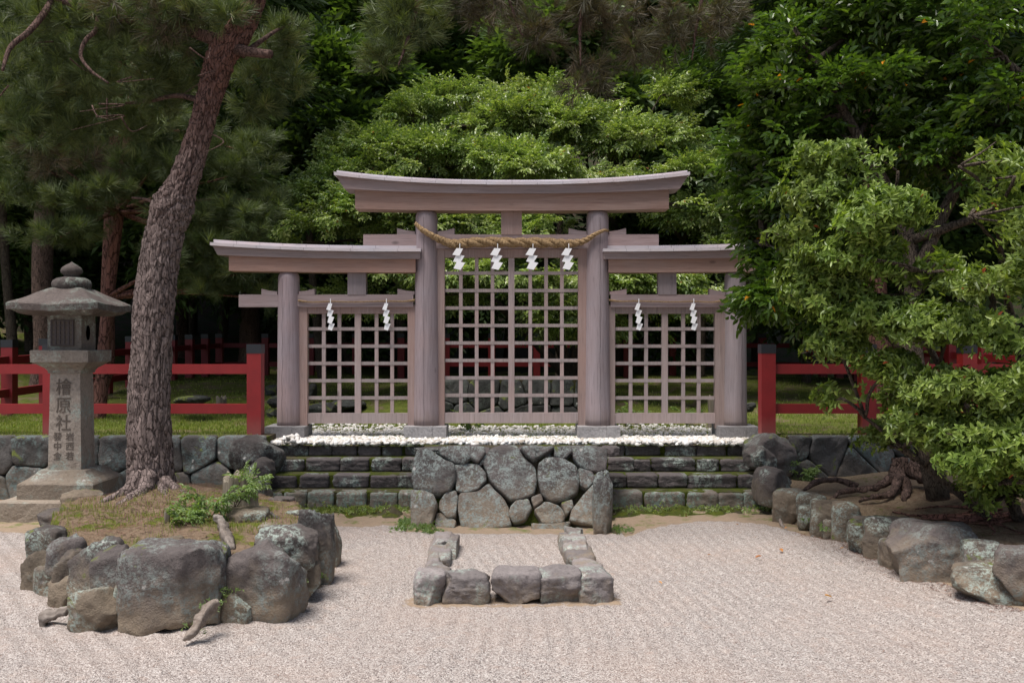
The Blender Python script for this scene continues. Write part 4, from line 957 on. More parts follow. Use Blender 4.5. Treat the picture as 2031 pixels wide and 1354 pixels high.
def leafy_tree(name, base, trunk_top, r0, pads, temps, sc_, lmat, bmat, label, cat, group, seed, flat=.7, trunks=None, dens=1.0, tint0=(0, .45), upb=.35, droop=0.0, twigs=True, hub=None, topb=.3, clump=16, gap=-.55, gapf=1.6, upn=.42, shingle_z=1, pdroop=0, gapz=1):
    """pads: (centre, radii, n)"""
    r = np.random.default_rng(seed); T = empty(name, base, label, cat, group); B = np.array(base, float); parts = []
    trunks = trunks or [([base, tuple((np.array(base)+np.array(trunk_top))/2+r.normal(size=3)*.12), trunk_top], [r0, r0*.75, r0*.35])]
    for pts, rad in trunks: parts.append(tube(np.array(pts)-B, rad, 12, resample=24))
    V, Fs = join(parts); V += .08*r0*np.stack([vn(V*8+9*i, i) for i in range(3)], -1); mesh_np('trunk', V, Fs, bmat, parent=T)
    allp, alld, lims = [], [], []; tp = np.vstack([tube(np.array(p_), rd, 4, False, resample=20)[0] for p_, rd in trunks])
    for c, rad, n in pads:
        c = np.array(c); n = int(n*dens); kc = max(3, n//clump); cc, cu = shell(r, c, np.array(rad)*1.05, kc, .25, topb); w_ = r.integers(0, kc, n)
        u = nrm(r.normal(size=(n, 3))); u[:, 2] = np.abs(u[:, 2])*np.where(r.random(n) < .75, 1, -1); cs = (np.array(rad)*.30+.04)*np.array([1, 1, shingle_z]); p = cc[w_]+u*cs*r.uniform(.5, 1.15, n)[:, None]
        if pdroop: q_ = (p-c)/np.array(rad); p[:, 2] -= pdroop*rad[0]*(q_[:, 0]**2*.5+np.clip(-q_[:, 1]+.2, 0, 2)**2*.35)
        keep = fbm(p*np.array([gapf, gapf, gapf*gapz]), 2, seed) > gap; p, u, w_ = p[keep], u[keep], w_[keep]; n = len(p)
        if n < 4: continue
        dd = u*np.array([1, 1, .5])+cu[w_]*np.array([.7, .7, .2])+np.array([0, 0, upb-droop])+(c-np.array(hub if hub else trunk_top))*.10+r.normal(size=(n, 3))*.35
        allp.append(p); alld.append(dd)
        q = tp[np.argmin(np.linalg.norm(tp-(c-[0, 0, .3]), axis=1))]; lims.append(limb(q-B, c-B, r0*.3, .012, r, sag=.03, wob=.12))
        if twigs:
            for k in range(min(14, n//12)):
                lims.append(limb(c-B+(p[k]-c)*.1, p[k]-B, .012, .004, r, 5, 0, 5, .1))
    p = np.vstack(allp); dd = np.vstack(alld); n = len(p)
    V, Fs = join(lims); mesh_np('branches', V, Fs, bmat, parent=T)
    up = np.array([0, -.35 if pdroop else 0, 1.])+r.normal(size=(n, 3))*upn; ti = r.uniform(*tint0, n)
    cr = scatter('crown', temps, p, dd, up, sc_*r.uniform(.75, 1.2, n), ti, lmat, T, base)
    return T

# ------------------------------------------------------------------ the pale spreading tree behind the gate
def pad(x, y, d, rx, rz, n, ry=None):
    c = P(x, y, d); return (tuple(c), (rx/F*d, (ry or rx*.8)/F*d, rz/F*d), n)
mid = [(c, (q[0], q[1], q[2]*.72), n) for c, q, n in [pad(955, 175, 18.5, 110, 36, 330), pad(905, 200, 18, 120, 25, 260), pad(1060, 190, 18.5, 90, 30, 200),
 pad(1050, 235, 17, 130, 30, 480), pad(1180, 245, 16.8, 130, 26, 420), pad(905, 250, 17, 150, 28, 480), pad(820, 235, 17, 75, 24, 220), pad(1290, 275, 16.6, 110, 30, 360),
 pad(1240, 195, 17.5, 95, 24, 240), pad(1310, 190, 17.6, 45, 18, 110), pad(760, 290, 16.5, 110, 34, 360), pad(850, 310, 16, 110, 30, 340), pad(700, 305, 16.4, 60, 20, 140),
 pad(960, 320, 15.6, 130, 30, 460), pad(1085, 325, 15.4, 110, 32, 420), pad(1160, 345, 15.4, 80, 26, 220), pad(720, 345, 16, 100, 34, 320), pad(640, 390, 15.8, 75, 26, 220),
 pad(1370, 340, 16, 90, 45, 330), pad(1300, 400, 15.6, 120, 45, 420), pad(650, 440, 15.4, 110, 38, 420), pad(760, 410, 15.2, 120, 40, 420), pad(1420, 430, 15.8, 90, 60, 380),
 pad(900, 440, 15.2, 130, 45, 450), pad(1080, 450, 15.2, 140, 50, 480), pad(600, 480, 15.3, 60, 20, 150), pad(1250, 480, 15.3, 110, 40, 300), pad(760, 520, 15.3, 110, 40, 260),
 pad(960, 530, 14.6, 110, 22, 380), pad(1090, 545, 14.6, 110, 22, 400), pad(880, 585, 14.8, 80, 18, 220), pad(1050, 605, 14.6, 120, 20, 420), pad(1130, 635, 14.7, 70, 16, 220), pad(950, 630, 14.8, 60, 12, 110), pad(1280, 550, 14.8, 100, 26, 330), pad(1360, 590, 14.9, 90, 22, 280),
 pad(1240, 625, 15.2, 80, 18, 140), pad(700, 590, 15.6, 90, 24, 100), pad(1480, 500, 15.5, 100, 60, 350)]]
gb = (1.1, 17.6, .9)
leafy_tree('spreading_tree', gb, (1.0, 17.4, 5.0), .13, mid, T_MID, .35, L_MID, TWIG, 'bright green tree with layered boughs right behind the middle gate', 'tree', None, 21, dens=1.6, gapz=2.2, gap=-.05, gapf=1.1, upn=.32, shingle_z=.45, pdroop=.35,
  trunks=[([gb, (1.2, 17.5, 2.2), (1.5, 17.3, 4.2)], [.12, .09, .05]), ([gb, (.6, 17.4, 2.3), (-.2, 17.2, 4.4)], [.12, .09, .04]), ([gb, (.2, 17.0, 1.9), (-1.6, 16.6, 3.6)], [.1, .07, .03]), ([gb, (1.9, 16.9, 2.2), (3.0, 16.5, 3.6)], [.1, .07, .03])], upb=-.12, topb=.6, tint0=(.0, .42))

# ------------------------------------------------------------------ forest
G_FOR = 'trees of the dark wood on the hillside'
def forest_tree(x, d, ytop, rad, ybot, seed, label, m=L_DK, sc_=.85, n=900, kind='broadleaf_tree'):
    z0 = float(plat_z([(x-CX)/F*d], [d])[0]); X = (x-CX)/F*d; zt = H-(ytop-CY)/F*d; zb = max(z0+.3, H-(ybot-CY)/F*d); R_ = rad/F*d
    r = np.random.default_rng(seed); pads = []; k = max(6, int((zt-zb)/R_*5))
    for i in range(k):
        t = (i+.5)/k; z = zb+(zt-zb)*t; a = r.uniform(0, 6.28); q = R_*(1-.55*t)*r.uniform(.35, .8)
        pads.append(((X+q*math.cos(a), d+q*math.sin(a), z), (R_*r.uniform(.38, .58), R_*r.uniform(.38, .58), R_*r.uniform(.22, .34)), n//k))
    return leafy_tree(kind, (X, d, z0-.1), (X+r.normal()*.2, d, zt-.4*R_), max(.09, R_*.07), pads, T_FAR, sc_, m, TWIG, label, 'tree', G_FOR, seed, twigs=False, upb=.1)
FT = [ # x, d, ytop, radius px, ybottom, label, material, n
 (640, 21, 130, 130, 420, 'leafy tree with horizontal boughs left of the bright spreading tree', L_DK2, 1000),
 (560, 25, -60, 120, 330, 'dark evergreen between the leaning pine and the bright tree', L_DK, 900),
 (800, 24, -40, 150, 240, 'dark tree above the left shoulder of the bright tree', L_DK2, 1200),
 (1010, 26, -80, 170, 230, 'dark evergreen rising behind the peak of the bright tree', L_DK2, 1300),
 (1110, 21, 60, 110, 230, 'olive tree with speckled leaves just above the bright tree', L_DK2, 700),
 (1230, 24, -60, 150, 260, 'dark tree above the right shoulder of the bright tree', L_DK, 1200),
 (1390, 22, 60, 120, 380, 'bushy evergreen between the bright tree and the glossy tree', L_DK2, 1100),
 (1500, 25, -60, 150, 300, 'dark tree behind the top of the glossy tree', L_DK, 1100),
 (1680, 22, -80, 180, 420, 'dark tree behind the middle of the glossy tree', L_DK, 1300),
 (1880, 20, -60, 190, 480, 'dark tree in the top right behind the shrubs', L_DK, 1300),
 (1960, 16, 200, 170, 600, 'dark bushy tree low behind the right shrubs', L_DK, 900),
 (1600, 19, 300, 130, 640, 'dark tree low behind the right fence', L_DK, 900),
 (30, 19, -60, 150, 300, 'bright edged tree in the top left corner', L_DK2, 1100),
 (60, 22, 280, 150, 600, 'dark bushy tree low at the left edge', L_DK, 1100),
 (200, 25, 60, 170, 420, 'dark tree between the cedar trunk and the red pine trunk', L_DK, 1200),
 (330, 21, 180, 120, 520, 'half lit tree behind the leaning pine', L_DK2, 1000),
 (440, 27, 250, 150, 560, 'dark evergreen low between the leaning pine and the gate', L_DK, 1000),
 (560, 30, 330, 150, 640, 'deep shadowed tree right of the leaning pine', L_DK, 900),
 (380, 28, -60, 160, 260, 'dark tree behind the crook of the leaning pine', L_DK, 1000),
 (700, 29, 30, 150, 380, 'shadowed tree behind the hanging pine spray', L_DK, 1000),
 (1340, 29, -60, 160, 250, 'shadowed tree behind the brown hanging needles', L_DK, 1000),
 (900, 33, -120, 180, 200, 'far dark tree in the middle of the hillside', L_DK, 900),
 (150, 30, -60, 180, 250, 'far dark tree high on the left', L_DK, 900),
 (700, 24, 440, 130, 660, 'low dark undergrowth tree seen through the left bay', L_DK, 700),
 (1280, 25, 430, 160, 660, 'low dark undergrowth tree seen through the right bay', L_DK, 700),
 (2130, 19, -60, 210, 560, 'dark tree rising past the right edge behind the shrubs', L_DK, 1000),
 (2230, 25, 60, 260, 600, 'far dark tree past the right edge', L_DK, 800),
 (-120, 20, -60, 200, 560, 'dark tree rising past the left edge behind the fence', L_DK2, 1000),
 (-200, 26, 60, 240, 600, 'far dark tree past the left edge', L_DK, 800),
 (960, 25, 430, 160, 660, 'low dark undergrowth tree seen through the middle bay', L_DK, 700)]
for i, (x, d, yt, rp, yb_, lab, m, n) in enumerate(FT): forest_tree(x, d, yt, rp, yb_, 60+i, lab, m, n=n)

def cedar(x, d, wpx, label, seed, lean=0, crown_z=(7, 17), rad=2.2, m=CEDB, n=900, kind='cedar_tree'):
    X = (x-CX)/F*d; z0 = float(plat_z([X], [d])[0])-.2; r_ = wpx/F*d/2; r = np.random.default_rng(seed); T = empty(kind, (X, d, z0), label, 'tree', G_FOR)
    top = crown_z[1]; pts = np.array([(lean*t*t*1.0, 0, (top-z0)*t) for t in (0, .02, .06, .15, .3, .5, .75, 1)]); pts[:, :2] += r.normal(size=(8, 2))*.03
    V, q, t_ = tube(pts, np.array([1.5, 1.2, 1.05, 1, .92, .8, .5, .1])*r_, 20, resample=60); V = V+(r_*.10)*np.stack([vn(V*np.array([9, 9, 1.2])+5*i, i) for i in range(3)], -1); mesh_np('trunk', V, [q, t_], m, parent=T)
    k = 26; P_, D_ = [], []; lims = []
    for i in range(k):
        t = i/k; z = crown_z[0]+(top-crown_z[0])*t; a = i*2.4; R_ = rad*(1-.75*t); xx = lean*(z/top)**2; c = np.array([X+xx+R_*.55*math.cos(a), d+R_*.55*math.sin(a), z-.2]); p, u = shell(r, c, (R_*.55, R_*.55, .3), n//k)
        P_.append(p); D_.append(u*[1, 1, .2]+[0, 0, -.25]+(c-[X, d, z])*.3); lims.append(limb((xx, 0, z-z0), c-[X, d, z0], r_*.18, .01, r, sag=.0))
    V, Fs = join(lims); mesh_np('branches', V, Fs, m, parent=T)
    p = np.vstack(P_); dd = np.vstack(D_); n_ = len(p); scatter('crown', T_CED, p, dd, np.array([0, 0, 1.])+r.normal(size=(n_, 3))*.3, 1.1*r.uniform(.8, 1.2, n_), r.uniform(0, .5, n_), L_CED, T, (X, d, z0)); return T
cedar(85, 17.5, 40, 'thick cedar trunk leaning right behind the lantern', 5, lean=.9)
cedar(205, 15.5, 27, 'slim reddish pine trunk just right of the lantern roof', 6, lean=.75*2, m=REDB, kind='red_pine_tree', crown_z=(6, 13))
cedar(497, 25.5, 36, 'straight cedar trunk behind the rear fence left of the gate', 7)
cedar(612, 27, 20, 'thin cedar trunk right of the leaning pine', 8)
cedar(640, 24.6, 22, 'cedar trunk seen through the left bay above the rear fence', 9)
cedar(1382, 24.8, 30, 'cedar trunk in shadow above the right bay', 10)
cedar(1735, 15.5, 46, 'reddish trunk half hidden behind the glossy tree', 12, m=REDB, kind='red_pine_tree', crown_z=(6.5, 14))
cedar(358, 26, 22, 'pale sunlit cedar trunk glimpsed left of the leaning pine', 13)
cedar(1480, 29, 26, 'far cedar trunk right of the bright tree', 14)
cedar(20, 27, 34, 'far dark cedar trunk at the left edge', 15)
cedar(770, 31, 26, 'far cedar trunk behind the hanging pine spray', 16)

# ------------------------------------------------------------------ glossy tree and light shrub on the right
cam_p = [pad(1500, 130, 9.6, 110, 60, 70), pad(1640, 60, 9.6, 150, 60, 120), pad(1800, 40, 9.2, 170, 70, 140), pad(1950, 110, 8.6, 150, 90, 130), pad(1560, 200, 9.3, 140, 50, 110), pad(1450, 190, 9.5, 70, 24, 36),
 pad(1690, 190, 9.2, 150, 60, 120), pad(1840, 200, 8.8, 150, 70, 110), pad(1500, 280, 9.4, 120, 45, 90), pad(1430, 260, 9.5, 60, 26, 36), pad(1620, 300, 9.2, 140, 50, 100), pad(1780, 300, 9.2, 120, 40, 60), pad(1460, 350, 9.4, 100, 40, 80),
 pad(1400, 320, 9.6, 50, 30, 30), pad(1560, 390, 9.2, 120, 45, 90), pad(1960, 260, 8.6, 130, 70, 90), pad(1490, 440, 9.2, 90, 40, 70), pad(1430, 420, 9.5, 60, 40, 45), pad(1560, 490, 9.0, 90, 40, 60), pad(1480, 520, 9.1, 75, 30, 50), pad(1450, 590, 9.0, 60, 22, 34),
 pad(1510, 590, 8.9, 70, 35, 45), pad(1520, 645, 8.9, 50, 20, 20), pad(1440, 480, 9.3, 50, 24, 24), pad(1600, 20, 9.8, 120, 40, 60), pad(1900, 330, 8.8, 150, 50, 80), pad(1385, 470, 9.4, 45, 14, 16), pad(1430, 570, 9.15, 34, 14, 12), pad(2100, 120, 8.6, 130, 90, 120), pad(2120, 300, 8.6, 120, 80, 110)]
cam_p = [((c[0]+.12+.13*max(0, 4.6-c[0]), c[1], c[2]), (q[0]*.8, q[1], q[2]*.9), n) for c, q, n in cam_p]
cb = (3.75, 8.75, .3)
leafy_tree('glossy_tree', cb, (3.6, 8.9, 4.0), .10, cam_p, T_CAM, .26, L_CAM, TWIG, 'dark glossy leaved tree reaching over the right bay', 'tree', None, 31, dens=1.7, gap=-.2, clump=9,
  trunks=[([cb, (3.55, 8.8, 1.6), (3.55, 8.9, 2.6), (3.1, 9.0, 3.6), (2.6, 9.2, 4.6)], [.1, .085, .07, .045, .02]), ([(3.55, 8.8, 2.2), (3.9, 8.8, 3.0), (4.4, 8.7, 3.8), (4.9, 8.6, 4.6)], [.06, .05, .035, .02]), ([(3.6, 8.8, 1.5), (2.9, 8.9, 2.2), (2.3, 9.1, 2.6)], [.05, .035, .015]), ([(3.55, 8.8, 2.6), (4.6, 8.6, 3.0), (5.4, 8.4, 3.5)], [.045, .03, .015])], upb=.05, topb=.3, tint0=(0, .4))
rho = [pad(1640, 330, 7.8, 90, 40, 60), pad(1760, 340, 7.6, 100, 45, 80), pad(1880, 330, 7.3, 110, 50, 90), pad(1990, 350, 7.0, 90, 60, 80), pad(1620, 400, 7.8, 110, 50, 110), pad(1760, 430, 7.5, 130, 60, 150), pad(1900, 430, 7.2, 130, 70, 150), pad(2010, 470, 6.9, 100, 70, 110),
 pad(1590, 480, 7.9, 80, 50, 80), pad(1680, 520, 7.7, 120, 55, 140), pad(1820, 540, 7.3, 130, 60, 150), pad(1960, 570, 7.0, 110, 70, 130), pad(1620, 600, 7.8, 80, 50, 80), pad(1720, 640, 7.6, 110, 45, 110), pad(1860, 660, 7.3, 120, 50, 120), pad(1985, 680, 7.0, 90, 60, 100),
 pad(1640, 690, 7.8, 60, 35, 45), pad(1740, 740, 7.5, 80, 35, 60), pad(1850, 780, 7.2, 110, 45, 100), pad(1970, 790, 7.0, 90, 50, 90), pad(1650, 790, 7.7, 60, 40, 36), pad(1800, 850, 7.3, 100, 35, 70), pad(1920, 870, 7.0, 100, 50, 80), pad(2010, 900, 6.8, 70, 60, 60),
 pad(1790, 935, 7.2, 45, 22, 20), pad(1960, 960, 6.9, 90, 40, 60), pad(2000, 1005, 6.6, 60, 30, 40), pad(1660, 860, 7.6, 40, 18, 10), pad(2040, 790, 6.8, 80, 90, 80), pad(1700, 460, 7.2, 80, 40, 50), pad(1870, 490, 6.9, 80, 40, 60), pad(1930, 930, 6.9, 90, 45, 70), pad(1850, 890, 7.3, 80, 40, 50), pad(2010, 850, 6.9, 70, 60, 70), pad(1900, 880, 8.3, 150, 60, 110), pad(1790, 800, 8.2, 100, 50, 60), pad(1980, 980, 7.6, 100, 50, 60), pad(1740, 880, 8.0, 60, 30, 24), pad(1560, 560, 8.0, 50, 40, 40), pad(2150, 420, 7.0, 110, 80, 110), pad(2140, 600, 7.0, 100, 70, 110), pad(2150, 770, 6.9, 110, 70, 110), pad(2120, 930, 6.9, 90, 60, 80)]
rho = [((c[0]+.08, c[1], c[2]), (q[0]*.9, q[1], q[2]*.9), n) for c, q, n in rho]
rb = (3.95, 7.75, .3)
leafy_tree('shrub', rb, (3.8, 7.7, 2.2), .05, rho, T_ROS, .062, L_RHO, TWIG, 'big light green shrub with rosettes of leaves filling the right side', 'shrub', None, 41, dens=3.3, gap=-.2, clump=8, upn=.8,
  trunks=[([rb, (3.7, 7.75, .9), (3.3, 7.8, 1.6), (2.9, 7.8, 2.4)], [.045, .035, .025, .012]), ([(4.05, 7.7, .28), (3.95, 7.6, 1.2), (3.7, 7.5, 2.2), (3.6, 7.4, 2.9)], [.045, .035, .025, .012]), ([(3.8, 7.9, .28), (3.3, 7.9, .7), (2.8, 7.9, 1.1)], [.035, .025, .012]), ([(4.2, 7.6, .28), (4.4, 7.4, 1.3), (4.3, 7.2, 2.6)], [.045, .035, .015])], upb=.55, topb=.5, tint0=(0, .40))

# ------------------------------------------------------------------ the leaning pine on the island
def px_tube(pts, d0, d1=None, wd=None):
    n = len(pts); out = []
    for i, q in enumerate(pts): d = d0+(d1-d0)*i/(n-1) if d1 else d0; out.append(P(q[0], q[1], d))
    return out
tr = [(305, 1020, 130), (304, 990, 112), (300, 950, 100), (297, 890, 95), (296, 800, 89), (300, 700, 85), (306, 600, 86), (316, 520, 82), (328, 455, 82), (343, 410, 90), (362, 365, 84), (385, 300, 70), (405, 230, 66), (422, 170, 70), (438, 115, 82), (470, 70, 76), (498, 20, 60), (522, -50, 55), (560, -160, 50), (590, -300, 45), (640, -470, 36), (680, -640, 22)]
TB = Vector(((305-CX)/F*8.5, 8.5, .38))
PT = empty('pine_tree', TB, 'leaning pine with rough bark and a crook in its trunk beside the lantern', 'tree'); TBn = np.array(TB)
tp = np.array([P(a, b_, 8.5) for a, b_, c in tr]); rd = np.array([c/2/F*8.5*(.93 if b_ > 400 else .74) for a, b_, c in tr]); tp[:, 1] += np.linspace(0, -.3, len(tr))*0
V, q, t_ = tube(tp-TBn, rd, 120, resample=520)
# bark plates: ridged displacement stretched along the trunk
ang = np.tile(np.arange(120)/120*2*np.pi, 520); hh = np.repeat(np.linspace(0, 1, 520), 120)*9.2; nn = len(ang)
ctr = V[:nn].reshape(520, 120, 3).mean(1).repeat(120, 0); rad = V[:nn]-ctr; rr = np.linalg.norm(rad, axis=1, keepdims=True)
cyl = np.stack([np.cos(ang)*4.2, np.sin(ang)*4.2, hh*5.0], -1); wv = cyl+.5*np.stack([vn(cyl*.8+i*9, i) for i in range(3)], -1)
rid = 1-np.abs(vn(wv, 4)); rid2 = 1-np.abs(vn(wv*2.3+9, 8)); flare = .12*np.maximum(0, np.sin(ang*5+1))*np.exp(-hh*4.5)
V[:nn] += rad/rr*((-.022*np.maximum(rid-.72, 0)/.28-.010*np.maximum(rid2-.6, 0)/.4+.008*fbm(cyl*1.7, 3)+flare*1.0)[:, None])
trunk = mesh_np('trunk', V, [q, t_], PINEB, parent=PT)
r9 = np.random.default_rng(99); parts = []
def ptube(pts, r_, d, seg=10, res=30): 
    p = np.array([P(a, b_, dd) for (a, b_), dd in zip(pts, np.linspace(d[0], d[1], len(pts)))]); parts.append(tube(p-TBn, np.array(r_), seg, resample=res)); return p
nodes = []
nodes.append(ptube([(430, 80), (400, 70), (350, 55), (290, 45), (240, 38), (190, 25), (120, 0), (60, -30)], [.06, .05, .045, .04, .036, .032, .026, .02], (8.5, 8.2)))
ptube([(470, 98), (500, 104), (537, 108)], [.05, .04, .036], (8.45, 8.3))
nodes.append(ptube([(195, 28), (190, 60), (170, 80), (160, 110), (180, 140), (215, 165)], [.022, .02, .018, .015, .012, .008], (8.25, 8.0)))
nodes.append(ptube([(110, -10), (85, 30), (55, 65), (20, 95), (5, 140)], [.03, .028, .024, .02, .012], (8.3, 7.8)))
nodes.append(ptube([(555, -150), (650, -110), (760, -60), (822, -10), (820, 40), (805, 90), (790, 130)], [.06, .05, .04, .025, .018, .013, .006], (8.5, 8.2)))
nodes.append(ptube([(590, -300), (760, -260), (940, -170), (1080, -90), (1150, -20), (1150, 60), (1152, 130)], [.07, .06, .05, .04, .022, .014, .006], (8.5, 8.4)))
nodes.append(ptube([(600, -310), (860, -330), (1120, -250), (1330, -120), (1390, -30), (1380, 60), (1372, 120)], [.06, .05, .045, .035, .022, .013, .006], (8.5, 8.7)))
nodes.append(ptube([(940, -170), (990, -60), (1010, 0), (1030, 60), (1038, 70)], [.03, .02, .014, .01, .006], (8.5, 8.5)))
nodes.append(ptube([(330, 440), (300, 400), (262, 392)], [.02, .014, .01], (8.5, 8.8)))
nodes.append(ptube([(400, 200), (350, 190), (300, 200), (250, 205)], [.03, .02, .018, .012], (8.5, 9.0)))
nodes.append(ptube([(480, 110), (520, 80), (550, 60), (575, 50)], [.03, .02, .015, .008], (8.5, 9.0)))
for k in range(12):      # fine bare twigs
    a, b_ = r9.uniform(0, 420), r9.uniform(60, 300); ptube([(a, b_), (a+r9.uniform(-60, 60), b_+r9.uniform(-10, 40)), (a+r9.uniform(-100, 100), b_+r9.uniform(-20, 70))], [.007, .005, .003], (r9.uniform(7.8, 8.6), r9.uniform(7.8, 8.6)), 5, 9)
Vb, Fb = join(parts); mesh_np('branches', Vb, Fb, TWIGR, parent=PT)
def needles(pads, name, parent, loc, m, sc_=.125, seed=1, tin=(0, .5), droop=.0):
    r = np.random.default_rng(seed); P_, D_ = [], []
    for c, rad, n in pads:
        k = max(3, n//6); cc, _ = shell(r, c, np.array(rad)*1.0, k, .1, .25)       # clumps within a pad
        for j in range(k):
            p, u = shell(r, cc[j], np.array(rad)*.16+.05, n//k, .1, .3); P_.append(p); D_.append(u*[1, 1, .6]+[0, 0, .35-droop]+r.normal(size=u.shape)*.5+(cc[j]-np.array(c))*1.1)
    p = np.vstack(P_); d = np.vstack(D_); n = len(p)
    return scatter(name, T_PIN, p, d, r.normal(size=(n, 3)), sc_*r.uniform(.75, 1.2, n), r.uniform(*tin, n), m, parent, loc)
A = [pad(60, 60, 8.6, 110, 70, 150), pad(180, 70, 8.4, 120, 70, 170), pad(300, 90, 8.5, 110, 60, 170), pad(400, 60, 8.7, 90, 60, 130), pad(80, 170, 8.5, 110, 60, 150), pad(210, 180, 8.7, 120, 60, 170), pad(330, 190, 9.0, 80, 50, 120), pad(40, 260, 8.6, 80, 50, 100), pad(150, 260, 9, 110, 45, 130),
 pad(270, 255, 9.2, 80, 40, 90), pad(380, 20, 8.3, 80, 40, 80), pad(440, 40, 8.3, 50, 30, 46), pad(560, 70, 9.0, 36, 34, 50), pad(540, 110, 9.2, 60, 40, 80), pad(530, 170, 9.3, 60, 40, 80), pad(505, 220, 9.4, 50, 30, 60),

 pad(820, 60, 8.4, 80, 66, 150), pad(780, 110, 8.4, 60, 40, 80), pad(850, -20, 8.5, 100, 40, 60)]
Bn = [pad(1000, 20, 8.6, 90, 50, 70), pad(1060, 70, 8.6, 70, 40, 60), pad(1150, 40, 8.5, 90, 60, 90), pad(1160, 140, 8.5, 50, 50, 50), pad(1260, 30, 8.6, 100, 50, 90), pad(1340, 60, 8.7, 90, 60, 90), pad(1250, 110, 8.6, 70, 40, 50), pad(1420, 40, 8.8, 80, 50, 60), pad(940, 10, 8.5, 60, 30, 36), pad(1130, 190, 8.5, 34, 24, 16), pad(360, 60, 8.3, 90, 30, 50), pad(300, 20, 8.3, 100, 30, 60), pad(100, 330, 8.7, 90, 36, 40)]
needles([(c, r_, int(n*.95)) for c, r_, n in A], 'needles', PT, TB, L_PINE, seed=4)
needles([(c, r_, int(n*.9)) for c, r_, n in Bn], 'brown_needles', PT, TB, L_PBR, seed=5, droop=.6)
# surface roots round the trunk foot (parts of the pine)
def roots(paths, rads, m, parent=None, name='roots', off=(0, 0, 0), seg=9, tag_=None):
    ps = []
    for pth, rd_ in zip(paths, rads): 
        V, q, t_ = tube(np.array(pth)-np.array(off), rd_, seg, resample=36); V = V+np.stack([vn(V*18+i*7, i) for i in range(3)], -1)*max(rd_)*.32; ps.append((V, q, t_))
    V, Fs = join(ps); return mesh_np(name, V, Fs, m, parent=parent, loc=None if parent else off)
x0, y0 = TB.x, 8.45
roots([[(x0-.05, y0-.12, .58), (x0-.13, y0-.26, .44), (x0-.22, y0-.36, .41), (x0-.34, y0-.42, .36)], [(x0+.05, y0-.16, .58), (x0+.04, y0-.30, .47), (x0-.02, y0-.48, .41), (x0-.06, y0-.66, .37)], [(x0+.15, y0-.1, .55), (x0+.3, y0-.2, .44), (x0+.5, y0-.26, .40), (x0+.75, y0-.25, .36)], [(x0+.1, y0-.15, .5), (x0+.25, y0-.35, .43), (x0+.35, y0-.6, .40)]],
      [[.07, .05, .035, .015], [.08, .06, .045, .02], [.05, .04, .03, .015], [.05, .03, .015]], PINEB, PT, 'surface_roots', TB)

# a second pine further back whose crown fills behind the leaning trunk
def back_pine(x, d, wpx, pads, label, seed, pts):
    X = (x-CX)/F*d; z0 = float(plat_z([X], [d])[0])-.1; T = empty('pine_tree', (X, d, z0), label, 'tree', G_FOR); B = np.array([X, d, z0]); r = np.random.default_rng(seed)
    p = np.array([B]+[P(a, b_, d) for a, b_ in pts]); V, q, t_ = tube(p-B, np.linspace(wpx/F*d/2, wpx/F*d/5, len(p)), 16, resample=50); mesh_np('trunk', V, [q, t_], REDB, parent=T); lims = []
    for c, rad, n in pads: qn = p[np.argmin(np.linalg.norm(p-np.array(c), axis=1))]; lims.append(limb(qn-B, np.array(c)-B, .035, .01, r, sag=.02))
    V, Fs = join(lims); mesh_np('branches', V, Fs, REDB, parent=T); needles(pads, 'needles', T, tuple(B), L_PINE, .15, seed, (0, .42)); return T
bp = [pad(120, 330, 12.5, 110, 40, 170), pad(60, 400, 12.6, 90, 40, 130), pad(190, 400, 12.4, 100, 40, 150), pad(300, 340, 12.5, 90, 40, 130), pad(350, 260, 12.6, 90, 40, 130), pad(120, 470, 12.5, 100, 30, 100), pad(250, 250, 12.3, 110, 50, 160), pad(100, 230, 12.5, 110, 50, 150), pad(340, 430, 12.6, 70, 30, 80), pad(200, 130, 12.4, 140, 60, 170), pad(40, 310, 12.4, 60, 40, 80), pad(340, 520, 12.6, 60, 24, 50), pad(400, 500, 12.6, 60, 24, 50), pad(480, 300, 12.8, 80, 34, 130), pad(455, 350, 12.8, 70, 26, 80), pad(480, 440, 12.8, 95, 34, 150), pad(540, 400, 12.9, 36, 22, 50), pad(430, 490, 12.9, 90, 32, 100), pad(470, 545, 12.8, 90, 22, 90), pad(400, 575, 12.8, 60, 20, 50), pad(500, 590, 12.9, 60, 16, 40)]
back_pine(196, 13.2, 26, bp, 'slender red barked pine behind the lantern', 77, [(215, 590), (236, 420), (258, 240), (262, 190), (270, 80), (290, -80)])

# ------------------------------------------------------------------ stumps, driftwood, roots
def drift(name, px, rads, label, cat, m=DEADW, seed=0):
    p = np.array([P(a, b_, d) for a, b_, d in px]); V, q, t_ = tube(p, rads, 16, resample=60); ctr = p.mean(0)
    nV = 60*16; c0_ = V[:nV].reshape(60, 16, 3).mean(1).repeat(16, 0); th = np.tile(np.arange(16)/16*2*np.pi, 60); V[:nV] = c0_+(V[:nV]-c0_)*(1+.22*np.sin(th*3+seed)+.16*np.sin(th*7+np.repeat(np.arange(60), 16)*.12)+.12*np.sin(np.repeat(np.arange(60), 16)*.35+seed))[:, None]
    V = V-ctr; a = np.stack([V[:, 0]*30, V[:, 1]*30, V[:, 2]*9], -1); V = V+np.stack([fbm(a+i*9, 3, i+seed) for i in range(3)], -1)*max(rads)*.28
    o = mesh_np(name, V, [q, t_], m, loc=ctr); return tag(o, label, cat)
drift('driftwood', [(428, 1024, 7.0), (440, 1035, 6.9), (444, 1052, 6.75), (452, 1070, 6.6), (458, 1088, 6.45)], [.02, .03, .033, .036, .02], 'bleached curved dead root standing on the island', 'dead root')
